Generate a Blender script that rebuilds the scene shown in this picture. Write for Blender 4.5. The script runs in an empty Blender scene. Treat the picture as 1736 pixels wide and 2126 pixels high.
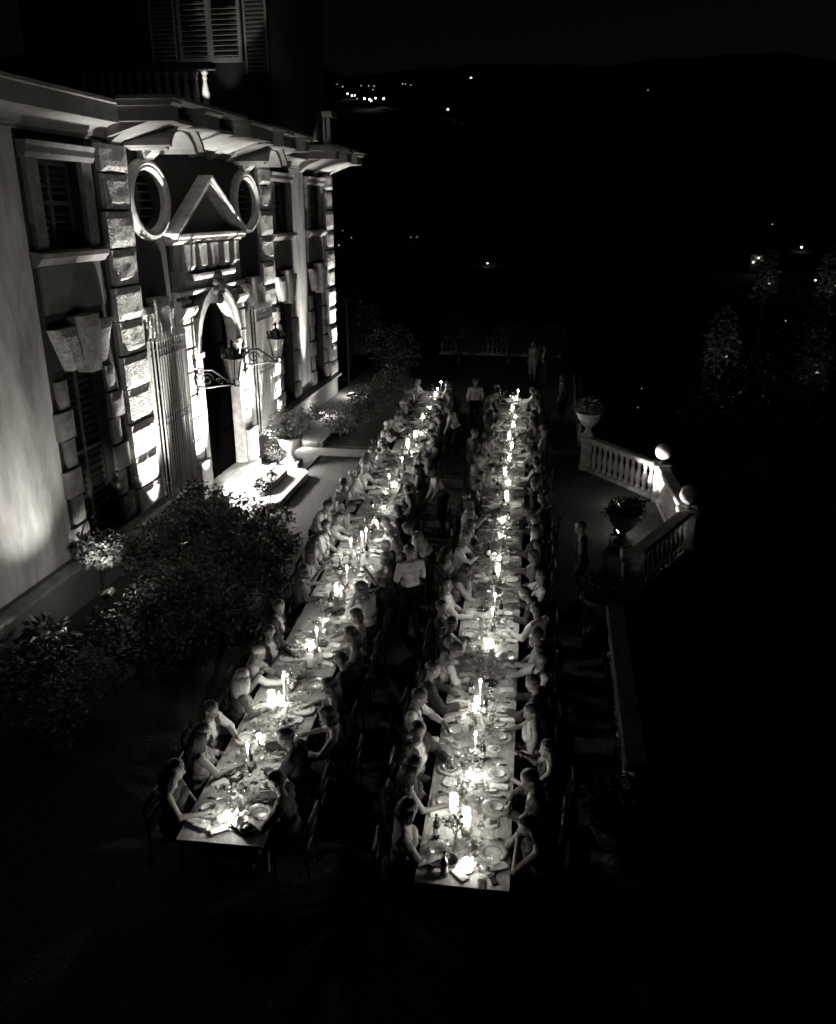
import bpy, math, random
import numpy as np
from mathutils import Vector, Matrix, noise as mnoise
rnd = random.Random(7)
S = bpy.context.scene
COL = S.collection
PI = math.pi

# ------------------------------------------------------------------ camera
F, CX, CY, HY, VX, CAMZ = 1740.0, 868.0, 1063.0, 436.0, 1165.0, 7.2
PITCH = math.atan((CY - HY) / F)
YAW = math.atan((VX - CX) / math.hypot(CY - HY, F))
cam = bpy.data.cameras.new('camera')
cam.sensor_fit = 'VERTICAL'; cam.sensor_height = 24.0; cam.lens = 24.0 * F / 2126.0
cam.clip_start = 0.1; cam.clip_end = 9000
cam_o = bpy.data.objects.new('camera', cam); COL.objects.link(cam_o)
cam_o.location = (0, 0, CAMZ); cam_o.rotation_euler = (PI / 2 - PITCH, 0, YAW)
S.camera = cam_o
_fw = Vector((-math.sin(YAW) * math.cos(PITCH), math.cos(YAW) * math.cos(PITCH), -math.sin(PITCH)))
_rt = Vector((math.cos(YAW), math.sin(YAW), 0)); _up = _rt.cross(_fw)
def ray(x, y): return _fw + _rt * ((x - CX) / F) - _up * ((y - CY) / F)
def at_z(x, y, z=0.0):          # where a line of sight meets a height: used once, to survey places
    d = ray(x, y); t = (z - CAMZ) / d.z; return Vector((0, 0, CAMZ)) + d * t
def at_y(x, y, Y):
    d = ray(x, y); t = Y / d.y; return Vector((0, 0, CAMZ)) + d * t

# ------------------------------------------------------------------ sky, moon, exposure
W = bpy.data.worlds.new('World'); S.world = W; W.use_nodes = True
nt = W.node_tree; bg = nt.nodes['Background']
sky = nt.nodes.new('ShaderNodeTexSky'); sky.sky_type = 'NISHITA'; sky.sun_disc = False
sky.sun_elevation = math.radians(24); sky.sun_rotation = math.radians(200)
bw = nt.nodes.new('ShaderNodeRGBToBW'); nt.links.new(sky.outputs[0], bw.inputs[0])
nt.links.new(bw.outputs[0], bg.inputs['Color']); bg.inputs['Strength'].default_value = 0.0003
sun = bpy.data.lights.new('moon', 'SUN'); sun.energy = 0.0002; sun.angle = math.radians(0.5); sun.color = (1, .98, .94)
sun_o = bpy.data.objects.new('moon', sun); COL.objects.link(sun_o)
sun_o.rotation_euler = (math.radians(66), 0, math.radians(-20))
S.view_settings.view_transform = 'Standard'; S.view_settings.look = 'None'
S.view_settings.exposure = 0; S.view_settings.gamma = 1
CANDLE_W = 11.5      # watts of a candle
FLOOD_W = 11000.0     # watts of a facade floodlight
S.render.engine = 'CYCLES'
S.cycles.use_denoising = True
S.cycles.max_bounces = 5; S.cycles.diffuse_bounces = 2; S.cycles.glossy_bounces = 3
S.cycles.transmission_bounces = 4; S.cycles.transparent_max_bounces = 24
S.cycles.caustics_reflective = False; S.cycles.caustics_refractive = False
S.cycles.sample_clamp_indirect = 8.0; S.cycles.pixel_filter_type = 'BLACKMAN_HARRIS'; S.cycles.filter_width = 1.7; S.cycles.use_light_tree = True
WARM = (1.0, 0.965, 0.90)

# ------------------------------------------------------------------ materials
def mat(name, v, rough=0.7, var=0.0, vscale=3.0, bump=0.0, bscale=20.0, spec=0.3, metal=0.0, stretch=None, tint=(1, .985, .955), bdist=0.02):
    m = bpy.data.materials.new(name); m.use_nodes = True
    t = m.node_tree; p = t.nodes['Principled BSDF']
    p.inputs['Roughness'].default_value = rough; p.inputs['Metallic'].default_value = metal
    p.inputs['Specular IOR Level'].default_value = spec
    c = [v * a for a in tint]
    p.inputs['Base Color'].default_value = (*c, 1)
    if var or bump:
        tc = t.nodes.new('ShaderNodeTexCoord'); src = tc.outputs['Object']
        if stretch:
            mp = t.nodes.new('ShaderNodeMapping'); mp.inputs['Scale'].default_value = stretch
            t.links.new(src, mp.inputs[0]); src = mp.outputs[0]
    if var:
        n = t.nodes.new('ShaderNodeTexNoise'); n.inputs['Scale'].default_value = vscale; n.inputs['Detail'].default_value = 7
        n.inputs['Roughness'].default_value = 0.65
        t.links.new(src, n.inputs['Vector'])
        r = t.nodes.new('ShaderNodeValToRGB')
        r.color_ramp.elements[0].position = .3; r.color_ramp.elements[1].position = .72
        r.color_ramp.elements[0].color = (*[a * (1 - var) for a in c], 1)
        r.color_ramp.elements[1].color = (*[min(.95, a * (1 + var)) for a in c], 1)
        t.links.new(n.outputs['Fac'], r.inputs[0]); t.links.new(r.outputs[0], p.inputs['Base Color'])
    if bump:
        n2 = t.nodes.new('ShaderNodeTexNoise'); n2.inputs['Scale'].default_value = bscale; n2.inputs['Detail'].default_value = 6
        t.links.new(src, n2.inputs['Vector'])
        b = t.nodes.new('ShaderNodeBump'); b.inputs['Strength'].default_value = bump; b.inputs['Distance'].default_value = bdist
        t.links.new(n2.outputs['Fac'], b.inputs['Height']); t.links.new(b.outputs[0], p.inputs['Normal'])
    return m

def emit(name, v, tint=WARM):
    m = bpy.data.materials.new(name); m.use_nodes = True
    t = m.node_tree; t.nodes.remove(t.nodes['Principled BSDF'])
    e = t.nodes.new('ShaderNodeEmission'); e.inputs[0].default_value = (*tint, 1); e.inputs[1].default_value = v
    t.links.new(e.outputs[0], t.nodes['Material Output'].inputs[0])
    return m

def glassy(name, transp, rough, tint=.95, diffuse=None):
    """thin glass: see-through plus a gloss; 'diffuse' adds a frosted, light-scattering share"""
    m = bpy.data.materials.new(name); m.use_nodes = True
    t = m.node_tree; t.nodes.remove(t.nodes['Principled BSDF'])
    out = t.nodes['Material Output']
    tr = t.nodes.new('ShaderNodeBsdfTransparent'); tr.inputs[0].default_value = (tint, tint, tint * .98, 1)
    gl = t.nodes.new('ShaderNodeBsdfGlossy'); gl.inputs['Roughness'].default_value = rough
    gl.inputs[0].default_value = (1, 1, .97, 1)
    lw = t.nodes.new('ShaderNodeLayerWeight'); lw.inputs[0].default_value = .5
    fr = t.nodes.new('ShaderNodeMath'); fr.operation = 'POWER'; fr.inputs[1].default_value = 3.0; t.links.new(lw.outputs['Facing'], fr.inputs[0])
    mx = t.nodes.new('ShaderNodeMixShader')
    ad = t.nodes.new('ShaderNodeMath'); ad.operation = 'MULTIPLY_ADD'; ad.inputs[1].default_value = 1.0; ad.inputs[2].default_value = 1 - transp
    ad.use_clamp = True
    t.links.new(fr.outputs[0], ad.inputs[0]); t.links.new(ad.outputs[0], mx.inputs[0])
    t.links.new(tr.outputs[0], mx.inputs[1]); t.links.new(gl.outputs[0], mx.inputs[2])
    last = mx
    if diffuse:
        tl = t.nodes.new('ShaderNodeBsdfTranslucent'); tl.inputs[0].default_value = (.9, .88, .84, 1)
        df = t.nodes.new('ShaderNodeBsdfDiffuse'); df.inputs[0].default_value = (.9, .88, .84, 1)
        m1 = t.nodes.new('ShaderNodeMixShader'); m1.inputs[0].default_value = .4
        t.links.new(tl.outputs[0], m1.inputs[1]); t.links.new(df.outputs[0], m1.inputs[2])
        m2 = t.nodes.new('ShaderNodeMixShader'); m2.inputs[0].default_value = diffuse
        t.links.new(mx.outputs[0], m2.inputs[1]); t.links.new(m1.outputs[0], m2.inputs[2]); last = m2
    t.links.new(last.outputs[0], out.inputs[0])
    return m

def plate_mat():
    m = mat('glazed_china', .62, .25, spec=.5)
    t = m.node_tree; p = t.nodes['Principled BSDF']
    tc = t.nodes.new('ShaderNodeTexCoord')
    ln = t.nodes.new('ShaderNodeVectorMath'); ln.operation = 'LENGTH'
    t.links.new(tc.outputs['Object'], ln.inputs[0])
    n = t.nodes.new('ShaderNodeTexNoise'); n.inputs['Scale'].default_value = 70; n.inputs['Detail'].default_value = 3
    t.links.new(tc.outputs['Object'], n.inputs['Vector'])
    r = t.nodes.new('ShaderNodeValToRGB'); r.color_ramp.interpolation = 'LINEAR'
    el = r.color_ramp.elements
    el[0].position = 0; el[0].color = (.62, .61, .58, 1); el[1].position = 1; el[1].color = (.6, .59, .56, 1)
    for pos, c in ((.085, .6), (.09, .22), (.1, .22), (.105, .58), (.14, .5), (.145, .25), (.16, .55)):
        e = el.new(pos * 5); e.color = (c, c * .98, c * .95, 1)
    ml = t.nodes.new('ShaderNodeMath'); ml.operation = 'MULTIPLY'; ml.inputs[1].default_value = 5
    t.links.new(ln.outputs['Value'], ml.inputs[0]); t.links.new(ml.outputs[0], r.inputs[0])
    mix = t.nodes.new('ShaderNodeMix'); mix.data_type = 'RGBA'; mix.blend_type = 'MULTIPLY'; mix.inputs[0].default_value = .7
    t.links.new(r.outputs[0], mix.inputs[6])
    r2 = t.nodes.new('ShaderNodeValToRGB'); r2.color_ramp.elements[0].position = .42; r2.color_ramp.elements[1].position = .55
    r2.color_ramp.elements[0].color = (.35, .35, .34, 1)
    t.links.new(n.outputs['Fac'], r2.inputs[0]); t.links.new(r2.outputs[0], mix.inputs[7])
    t.links.new(mix.outputs[2], p.inputs['Base Color'])
    return m

M = {}
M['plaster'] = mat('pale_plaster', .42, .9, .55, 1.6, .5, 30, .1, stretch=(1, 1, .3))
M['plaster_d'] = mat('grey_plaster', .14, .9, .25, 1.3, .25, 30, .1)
M['plaster_unlit'] = mat('unlit_bay_plaster', .035, .9, .25, 1.3, .25, 30, .1)  # shade put into the base colour of wall bays the beams miss
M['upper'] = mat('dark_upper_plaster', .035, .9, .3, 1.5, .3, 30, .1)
M['stone'] = mat('rough_stone', .40, .9, .38, 9, 1.0, 26, .15, bdist=.05)
M['dressed'] = mat('dressed_stone', .44, .85, .36, 5, .5, 34, .15)
M['stonedark'] = mat('weathered_stone', .19, .9, .35, 4, .5, 30, .15)
M['eave'] = mat('eave_stone', .2, .85, .22, 3, .3, 30, .15)
M['stone_dim'] = mat('dimmed_stone', .05, .95, .4, 6, .5, 30, .1)  # darkened tone keeps the terrace-edge rails dim under candlelight
M['paving'] = mat('stone_paving', .42, .8, .35, 6, .5, 40, .15)
M['gravel'] = mat('gravel', .06, .95, .6, 22, 1.0, 30, .1, bdist=.03)
M['soil'] = mat('soil', .05, 1, .4, 12, .8, 30, .05)
M['lawn'] = mat('lawn', .16, .95, .6, 26, 1.0, 40, .1)
M['terrain'] = mat('dark_hillside', .12, 1, .4, .01, 0, 1, 0)
M['roof'] = mat('roof_tiles', .06, .9, .3, 6, .4, 14, .1)
M['shutter'] = mat('dark_shutter_paint', .09, .5, .2, 6, 0, 1, .3)
M['shutter_void'] = mat('shaded_shutter_paint', .03, .5)  # colour darkened so the lower windows read as shaded voids
M['shutter_p'] = mat('pale_shutter_paint', .30, .55, .15, 6, 0, 1, .3)
M['dark'] = mat('dark_interior', .012, .8)
M['pane'] = mat('window_glass', .012, .08, spec=.5)
M['door'] = mat('unlit_doorway', .002, .9, .3, 5, .2, 30, .0, stretch=(8, 8, .6))  # near-black tone stands in for the unlit doorway
M['iron'] = mat('wrought_iron', .015, .6, .2, 20, 0, 1, .3)
M['iron_lit'] = mat('floodlit_iron', .42, .5, .3, 14, 0, 1, .5)  # floodlit look of the grille bars put into a pale base colour
M['wood'] = mat('bleached_table_wood', .28, .6, .5, 9, .3, 30, .3, stretch=(6, .8, 6))
M['chair'] = mat('dark_chair_wood', .022, .45, .2, 10, 0, 1, .4)
M['plate'] = plate_mat()
M['napkin'] = mat('linen', .62, .9, .1, 30, .4, 80, .1)
M['linen'] = mat('runner_linen', .34, .9, .35, 14, .5, 60, .1)
M['glass'] = glassy('wine_glass', .87, .03, .97)
M['frost'] = glassy('frosted_glass', .85, .25, .97, .42)
M['hurricane'] = glassy('bloom_hurricane_glass', .9, .1, .97, .2)  # scattering share stands in for bloom round the flame
M['lantern_glass'] = glassy('old_lantern_glass', .8, .15, .8, .12)
M['bottle'] = mat('dark_bottle_glass', .012, .06, spec=.7)
M['labelp'] = mat('paper_label', .55, .8)
M['wax'] = mat('candle_wax', .8, .5, tint=(1, .97, .9))
M['wax'].node_tree.nodes['Principled BSDF'].inputs['Subsurface Weight'].default_value = 0.0
M['flame'] = emit('flame', 60)
_t = M['flame'].node_tree; _a = _t.nodes.new('ShaderNodeAddShader'); _tr = _t.nodes.new('ShaderNodeBsdfTransparent')
_t.links.new(_t.nodes['Emission'].outputs[0], _a.inputs[0]); _t.links.new(_tr.outputs[0], _a.inputs[1]); _t.links.new(_a.outputs[0], _t.nodes['Material Output'].inputs[0])
M['lens'] = emit('lamp_glass', 30)
M['lens_dim'] = emit('lamp_glass_dim', 6)
M['town'] = emit('distant_lamp_glass', 9)
M['townlow'] = emit('distant_lamp_glass_low', 1.4)
for k in ('flame',): M[k].cycles.emission_sampling = 'NONE'
for k in ('town', 'townlow', 'lens'): M[k].cycles.emission_sampling = 'NONE'
M['black'] = mat('black_plastic', .02, .4, spec=.4)
M['skin'] = mat('skin', .12, .55, .08, 12, 0, 1, .35, tint=(1, .93, .86))
M['eye'] = mat('eye', .03, .2, spec=.5)
M['shirt'] = mat('white_cotton', .38, .85, .08, 9, .5, 14, .1)
M['cream'] = mat('cream_fabric', .26, .85, .18, 12, .5, 14, .1)
M['grey'] = mat('grey_fabric', .08, .9, .15, 12, .5, 14, .1)
M['pattern'] = mat('patterned_fabric', .13, .9, .75, 34, .3, 14, .1)
M['darkcloth'] = mat('dark_cloth', .022, .9, .15, 12, .4, 14, .15)
M['hair_d'] = mat('dark_hair', .016, .5, .3, 60, .5, 90, .4, stretch=(1, 1, .2))
M['hair_m'] = mat('brown_hair', .05, .5, .3, 60, .5, 90, .4, stretch=(1, 1, .2))
M['hair_g'] = mat('grey_hair', .3, .6, .2, 60, .5, 90, .3, stretch=(1, 1, .2))
M['hair_b'] = mat('blond_hair', .22, .5, .25, 60, .5, 90, .3, stretch=(1, 1, .2))
M['leaf'] = mat('glossy_leaf', .10, .38, .35, 25, 0, 1, .45, tint=(.97, 1, .94))
M['leaf_k'] = mat('black_green_leaf', .016, .95, .35, 25, 0, 1, .0)
M['leaf_p'] = mat('pale_leaf', .2, .4, .35, 25, 0, 1, .45)
M['leaf_d'] = mat('dark_leaf', .05, .5, .35, 25, 0, 1, .4)
M['petal'] = mat('pale_petals', .55, .8, .15, 30)
M['bark'] = mat('bark', .07, .9, .3, 20, .6, 30, .1)
M['terracotta'] = mat('terracotta', .045, .85, .25, 8, .3, 30, .15)

# ------------------------------------------------------------------ mesh builder
class MB:
    def __init__(s): s.v = []; s.f = []; s.m = []
    def add(s, vs, fs, mi=0):
        o = len(s.v); s.v.extend([tuple(p) for p in vs]); s.f.extend([tuple(i + o for i in f) for f in fs]); s.m.extend([mi] * len(fs)); return s
    def box(s, x0, x1, y0, y1, z0, z1, mi=0):
        return s.add([(x0, y0, z0), (x1, y0, z0), (x1, y1, z0), (x0, y1, z0), (x0, y0, z1), (x1, y0, z1), (x1, y1, z1), (x0, y1, z1)],
                     [(0, 3, 2, 1), (4, 5, 6, 7), (0, 1, 5, 4), (1, 2, 6, 5), (2, 3, 7, 6), (3, 0, 4, 7)], mi)
    def cbox(s, x0, x1, y0, y1, z0, z1, c=.02, mi=0):
        """box with all edges chamfered"""
        P = []; 
        for sx, sy, sz in [(a, b, d) for a in (0, 1) for b in (0, 1) for d in (0, 1)]:
            X = (x0, x1)[sx]; Y = (y0, y1)[sy]; Z = (z0, z1)[sz]
            dx, dy, dz = (c, -c)[sx], (c, -c)[sy], (c, -c)[sz]
            P += [(X, Y + dy, Z + dz), (X + dx, Y, Z + dz), (X + dx, Y + dy, Z)]
        I = lambda a, b, d, k: (a * 4 + b * 2 + d) * 3 + k
        fs = []
        for a in (0, 1):
            q = [I(a, 0, 0, 0), I(a, 1, 0, 0), I(a, 1, 1, 0), I(a, 0, 1, 0)]; fs.append(q if a else q[::-1])
            q = [I(0, a, 0, 1), I(0, a, 1, 1), I(1, a, 1, 1), I(1, a, 0, 1)]; fs.append(q if a else q[::-1])
            q = [I(0, 0, a, 2), I(1, 0, a, 2), I(1, 1, a, 2), I(0, 1, a, 2)]; fs.append(q if a else q[::-1])
        for a in (0, 1):
            for b in (0, 1):
                q = [I(a, b, 0, 0), I(a, b, 1, 0), I(a, b, 1, 1), I(a, b, 0, 1)]; fs.append(q if a == b else q[::-1])
                q = [I(a, 0, b, 0), I(a, 0, b, 2), I(a, 1, b, 2), I(a, 1, b, 0)]; fs.append(q if a == b else q[::-1])
                q = [I(0, a, b, 1), I(1, a, b, 1), I(1, a, b, 2), I(0, a, b, 2)]; fs.append(q if a == b else q[::-1])
        for a in (0, 1):
            for b in (0, 1):
                for d in (0, 1):
                    q = [I(a, b, d, 0), I(a, b, d, 1), I(a, b, d, 2)]; fs.append(q if (a + b + d) % 2 else q[::-1])
        return s.add(P, fs, mi)
    def prism(s, poly, a0, a1, axis='y', mi=0):
        """poly: closed outline; axis y -> points are (x,z); axis x -> (y,z); axis z -> (x,y)"""
        n = len(poly)
        def pt(p, a):
            return (p[0], a, p[1]) if axis == 'y' else ((a, p[0], p[1]) if axis == 'x' else (p[0], p[1], a))
        vs = [pt(p, a0) for p in poly] + [pt(p, a1) for p in poly]
        fs = [tuple(range(n)), tuple(range(2 * n - 1, n - 1, -1))]
        fs += [(i, i + n, (i + 1) % n + n, (i + 1) % n) for i in range(n)]
        return s.add(vs, fs, mi)
    def lathe(s, prof, c=(0, 0, 0), seg=12, mi=0, a0=0.0):
        n = len(prof); vs = []
        for k in range(seg):
            a = a0 + 2 * PI * k / seg
            vs += [(c[0] + r * math.cos(a), c[1] + r * math.sin(a), c[2] + z) for r, z in prof]
        fs = []
        for k in range(seg):
            k2 = (k + 1) % seg
            for i in range(n - 1): fs.append((k * n + i, k2 * n + i, k2 * n + i + 1, k * n + i + 1))
        s.add(vs, fs, mi)
        if prof[0][0] > 1e-5: s.f.append(tuple(len(s.v) - len(vs) + k * n for k in range(seg))[::-1]); s.m.append(mi)
        if prof[-1][0] > 1e-5: s.f.append(tuple(len(s.v) - len(vs) + k * n + n - 1 for k in range(seg))); s.m.append(mi)
        return s
    def tube(s, pts, rad, seg=6, mi=0):
        pts = [Vector(p) for p in pts]; n = len(pts)
        if not hasattr(rad, '__len__'): rad = [rad] * n
        vs = []; prev = None
        for i, p in enumerate(pts):
            d = (pts[min(i + 1, n - 1)] - pts[max(i - 1, 0)]).normalized()
            if prev is None:
                u = d.cross(Vector((0, 0, 1)) if abs(d.z) < .9 else Vector((1, 0, 0))).normalized()
            else:
                u = (prev - d * prev.dot(d)).normalized()
            prev = u; w = d.cross(u)
            vs += [p + (u * math.cos(2 * PI * k / seg) + w * math.sin(2 * PI * k / seg)) * rad[i] for k in range(seg)]
        fs = [(i * seg + k, i * seg + (k + 1) % seg, (i + 1) * seg + (k + 1) % seg, (i + 1) * seg + k) for i in range(n - 1) for k in range(seg)]
        fs += [tuple(range(seg))[::-1], tuple((n - 1) * seg + k for k in range(seg))]
        return s.add(vs, fs, mi)
    def sphere(s, c, r, u=12, v=8, mi=0, sc=(1, 1, 1)):
        prof = [(max(1e-6, math.sin(PI * i / v)), -math.cos(PI * i / v)) for i in range(v + 1)]
        o = len(s.v); s.lathe(prof, (0, 0, 0), u, mi)
        for i in range(o, len(s.v)):
            p = s.v[i]; s.v[i] = (c[0] + p[0] * r * sc[0], c[1] + p[1] * r * sc[1], c[2] + p[2] * r * sc[2])
        return s
    def mesh(s, name, mats, smooth=False):
        me = bpy.data.meshes.new(name); me.from_pydata(s.v, [], s.f)
        for m in (mats if isinstance(mats, (list, tuple)) else [mats]): me.materials.append(m)
        if any(s.m): me.polygons.foreach_set('material_index', s.m)
        if smooth: me.polygons.foreach_set('use_smooth', [True] * len(me.polygons))
        me.update(); return me
    def build(s, name, mats, parent=None, smooth=False, loc=None, rz=0):
        return link(name, s.mesh(name, mats, smooth), parent, loc, rz)

def link(name, me, parent=None, loc=None, rz=0):
    o = bpy.data.objects.new(name, me); COL.objects.link(o)
    if parent: o.parent = parent
    if loc is not None: o.location = loc
    if rz: o.rotation_euler = (0, 0, rz)
    return o
def tag(o, label, cat, group=None):
    o['label'] = label; o['category'] = cat
    if group: o['group'] = group
    return o
def thing(name, label, cat, loc=(0, 0, 0), rz=0, group=None):
    o = bpy.data.objects.new(name, None); COL.objects.link(o)
    o.location = loc; o.rotation_euler = (0, 0, rz); o.empty_display_size = .1
    return tag(o, label, cat, group)
def struct(o, kind='structure'): o['kind'] = kind; return o
def copy_tree(o, parent=None):
    c = o.copy(); COL.objects.link(c)
    if parent: c.parent = parent
    for ch in list(o.children): copy_tree(ch, c)
    return c
ORD = 'first second third fourth fifth sixth seventh eighth ninth tenth eleventh twelfth thirteenth fourteenth fifteenth sixteenth seventeenth eighteenth nineteenth twentieth'.split()
TENS = {2: 'twenty', 3: 'thirty', 4: 'forty'}
def ordw(n):
    if n <= 20: return ORD[n - 1]
    t, u = divmod(n, 10)
    return {3: 'thirtieth', 4: 'fortieth'}[t] if u == 0 else TENS[t] + '-' + ORD[u - 1]

# ------------------------------------------------------------------ terrain and distance
def terrain_z(x, y):
    r = math.hypot(x, y - 20)
    if r < 60: z = -7
    elif r < 260: z = -7 - 22 * (r - 60) / 200
    else: z = -29 + max(0, r - 260) * .186
    if r > 1900: z = -29 + 1640 * .186 + (r - 1900) * .02
    z += mnoise.noise(Vector((x * .004, y * .004, 0))) * min(28, r * .02) + mnoise.noise(Vector((x * .02, y * .02, 3))) * min(16, r * .012) + mnoise.noise(Vector((x * .011, y * .011, 8))) * min(22, r * .016)
    return z
tm = MB(); RR = [30, 45, 60, 80, 110, 150, 200, 260, 340, 440, 560, 700, 860, 1050, 1300, 1600, 1900, 2400, 3200, 5000]
NA = 240
for r in RR:
    for k in range(NA):
        x = r * math.cos(2 * PI * k / NA); y = 20 + r * math.sin(2 * PI * k / NA); tm.v.append((x, y, terrain_z(x, y)))
for i in range(len(RR) - 1):
    for k in range(NA):
        k2 = (k + 1) % NA; tm.f.append((i * NA + k, (i + 1) * NA + k, (i + 1) * NA + k2, i * NA + k2)); tm.m.append(0)
tm.v.append((0, 20, -7)); 
for k in range(NA): tm.f.append((len(tm.v) - 1, k, (k + 1) % NA)); tm.m.append(0)
struct(tm.build('terrain', M['terrain'], smooth=True))

# the terrace: gravel sheet with the projecting bay on the garden side
TX = 1.25
terr = [(-9.3, -14), (TX, -14), (TX, 14.2), (1.75, 15.35), (3.3, 18.1), (3.15, 21.75), (.98, 24.4), (.98, 45), (-9.3, 45)]
struct(MB().prism(terr, -.6, 0, 'z').build('terrace_ground', M['gravel']))
rw = MB()
for (a, b) in zip(terr, terr[1:] + terr[:1]):
    d = Vector((b[0] - a[0], b[1] - a[1], 0)); n = Vector((d.y, -d.x, 0)).normalized() * .05
    rw.add([(a[0] + n.x, a[1] + n.y, -7.6), (b[0] + n.x, b[1] + n.y, -7.6), (b[0] + n.x, b[1] + n.y, -.02), (a[0] + n.x, a[1] + n.y, -.02)], [(0, 1, 2, 3)])
tag(rw.build('retaining_wall', M['stonedark']), 'tall stone retaining wall below the edge of the terrace', 'wall')

# paving in front of the villa
FX, FY = -8.75, 20.8
pv = MB().box(-8.0, -7.0, 22.35, 25.2, -.05, .012).box(-7.0, -5.6, 24.25, 25.2, -.05, .012)
struct(pv.build('stone_path', M['paving']))
for (y0, y1, nm) in ((22.4, 25.3, 'a'), (25.3, 44, 'b'), (8, 18.5, 'c')):
    pass
struct(MB().box(-8.7, -8.02, 5, 18.6, -.05, .03).box(-8.7, -8.02, 22.35, 25.2, -.05, .03).box(-5.55, -5.0, 25.3, 44, -.05, .05).box(-7.2, -5.55, 25.45, 44, -.05, .03).build('planting_bed', M['soil']))
struct(MB().cbox(-8.68, -7.3, 25.32, 44, -.05, .15, .03).build('raised_lawn', M['lawn']))
kb = thing('stone_kerb', 'low stone kerb running away beside the raised lawn', 'kerb', (-7.22, 25.3, 0))
for i in range(14):
    MB().cbox(-.06, .06, i * 1.33, i * 1.33 + 1.31, -.05, .19, .012).build('kerb_stone', M['stonedark'], kb)
# dark strips standing in for the edge shadow of the gravel panel
eg = thing('gravel_edge_shadow', 'dark strip standing in for the edge shadow of the gravel panel', 'edging', (-7.0, 22.3, 0))
MB().box(-.01, .02, -3, 1.95, -.03, .03).build('edge_shadow_strip', M['iron'], eg)
MB().box(-.01, 1.35, 1.95, 1.98, -.03, .03).build('edge_shadow_strip', M['iron'], eg)

# ------------------------------------------------------------------ villa
V = thing('villa', 'baroque villa facade lit by floodlights with rusticated pilasters and deep eaves', 'building', (FX, FY, 0))
def cut(y0, y1, z0, z1, holes): 
    ys = sorted({y0, y1, -7.35, -4.9, -3.95, 3.95, 4.9, 7.35, 8.9, 11.2, *[h[0] for h in holes], *[h[1] for h in holes]}); zs = sorted({z0, z1, *[h[2] for h in holes], *[h[3] for h in holes]})
    for a, b in zip(ys, ys[1:]):
        for c, d in zip(zs, zs[1:]):
            my, mz = (a + b) / 2, (c + d) / 2
            if not any(h[0] < my < h[1] and h[2] < mz < h[3] for h in holes): yield a, b, c, d
WIN = (-6.2, 6.2, 10.05)
LOW = [(c - .68, c + .68, 1.15, 4.42) for c in WIN]
UPP = [(c - .68, c + .68, 6.62, 8.02) for c in WIN]
CEN = [(c - .6, c + .6, 1.0, 4.5) for c in (-3.1, 3.1)]
OV = [(c, 7.4, .74, .60) for c in (-2.95, 2.95)]
OVR = [(c - .95, c + .95, z - .78, z + .78) for c, z, a, b in OV]
ARC = (-1.35, 1.35, .38, 5.35); AR, ASP = 1.17, 3.92
wall = MB()
def wquad(a, b, c, d, x=0.0): wall.add([(x, a, c), (x, b, c), (x, b, d), (x, a, d)], [(0, 1, 2, 3)])
for (a, b, c, d) in cut(-16, 12.2, 0, 8.5, LOW + UPP + CEN + OVR + [ARC]): wquad(a, b, c, d)
def reveal(pts, depth=.32, close=True):
    n = len(pts)
    for i in range(n if close else n - 1):
        p, q = pts[i], pts[(i + 1) % n]
        wall.add([(0, p[0], p[1]), (0, q[0], q[1]), (-depth, q[0], q[1]), (-depth, p[0], p[1])], [(0, 1, 2, 3)])
for h in LOW + UPP + CEN: reveal([(h[0], h[2]), (h[1], h[2]), (h[1], h[3]), (h[0], h[3])])
def ring(rect, inner):
    """fill between a rectangle and a star-shaped outline inside it (same number of points, by angle)"""
    cy = sum(p[0] for p in inner) / len(inner); cz = sum(p[1] for p in inner) / len(inner)
    outer = []
    for (y, z) in inner:
        dy, dz = y - cy, z - cz
        t = min([(r - cy) / dy for r in rect[:2] if dy * (r - cy) > 1e-9] + [(r - cz) / dz for r in rect[2:] if dz * (r - cz) > 1e-9])
        outer.append((cy + dy * t, cz + dz * t))
    n = len(inner)
    for i in range(n):
        j = (i + 1) % n; p, q = outer[i], outer[j]
        vs = [(0, inner[i][0], inner[i][1]), (0, inner[j][0], inner[j][1]), (0, q[0], q[1])]
        if abs(p[0] - q[0]) > 1e-4 and abs(p[1] - q[1]) > 1e-4:   # step over a corner
            cyy = p[0] if abs(p[0] - rect[0]) < 1e-4 or abs(p[0] - rect[1]) < 1e-4 else q[0]
            czz = p[1] if abs(p[1] - rect[2]) < 1e-4 or abs(p[1] - rect[3]) < 1e-4 else q[1]
            vs.append((0, cyy, czz))
        vs.append((0, p[0], p[1])); wall.add(vs, [tuple(range(len(vs)))])
for (c, z, a, b), r in zip(OV, OVR):
    el = [(c + a * math.cos(2 * PI * k / 40), z + b * math.sin(2 * PI * k / 40)) for k in range(40)]
    ring(r, el); reveal(el, .3)
arch = [(AR, .38), (AR, 2.0)] + [(AR * math.cos(PI * k / 24), ASP + AR * math.sin(PI * k / 24)) for k in range(25)] + [(-AR, 2.0), (-AR, .38)]
wall.add([(0, AR, .38), (0, 1.35, .38), (0, 1.35, 5.35), (0, AR, ASP)], [(0, 1, 2, 3)])
wall.add([(0, -AR, .38), (0, -AR, ASP), (0, -1.35, 5.35), (0, -1.35, .38)], [(0, 1, 2, 3)])
top = [(AR * math.cos(PI * k / 24), ASP + AR * math.sin(PI * k / 24)) for k in range(25)]
wall.add([(0, y, z) for y, z in top] + [(0, -1.35, 5.35), (0, 1.35, 5.35)], [tuple(range(27))])
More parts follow.
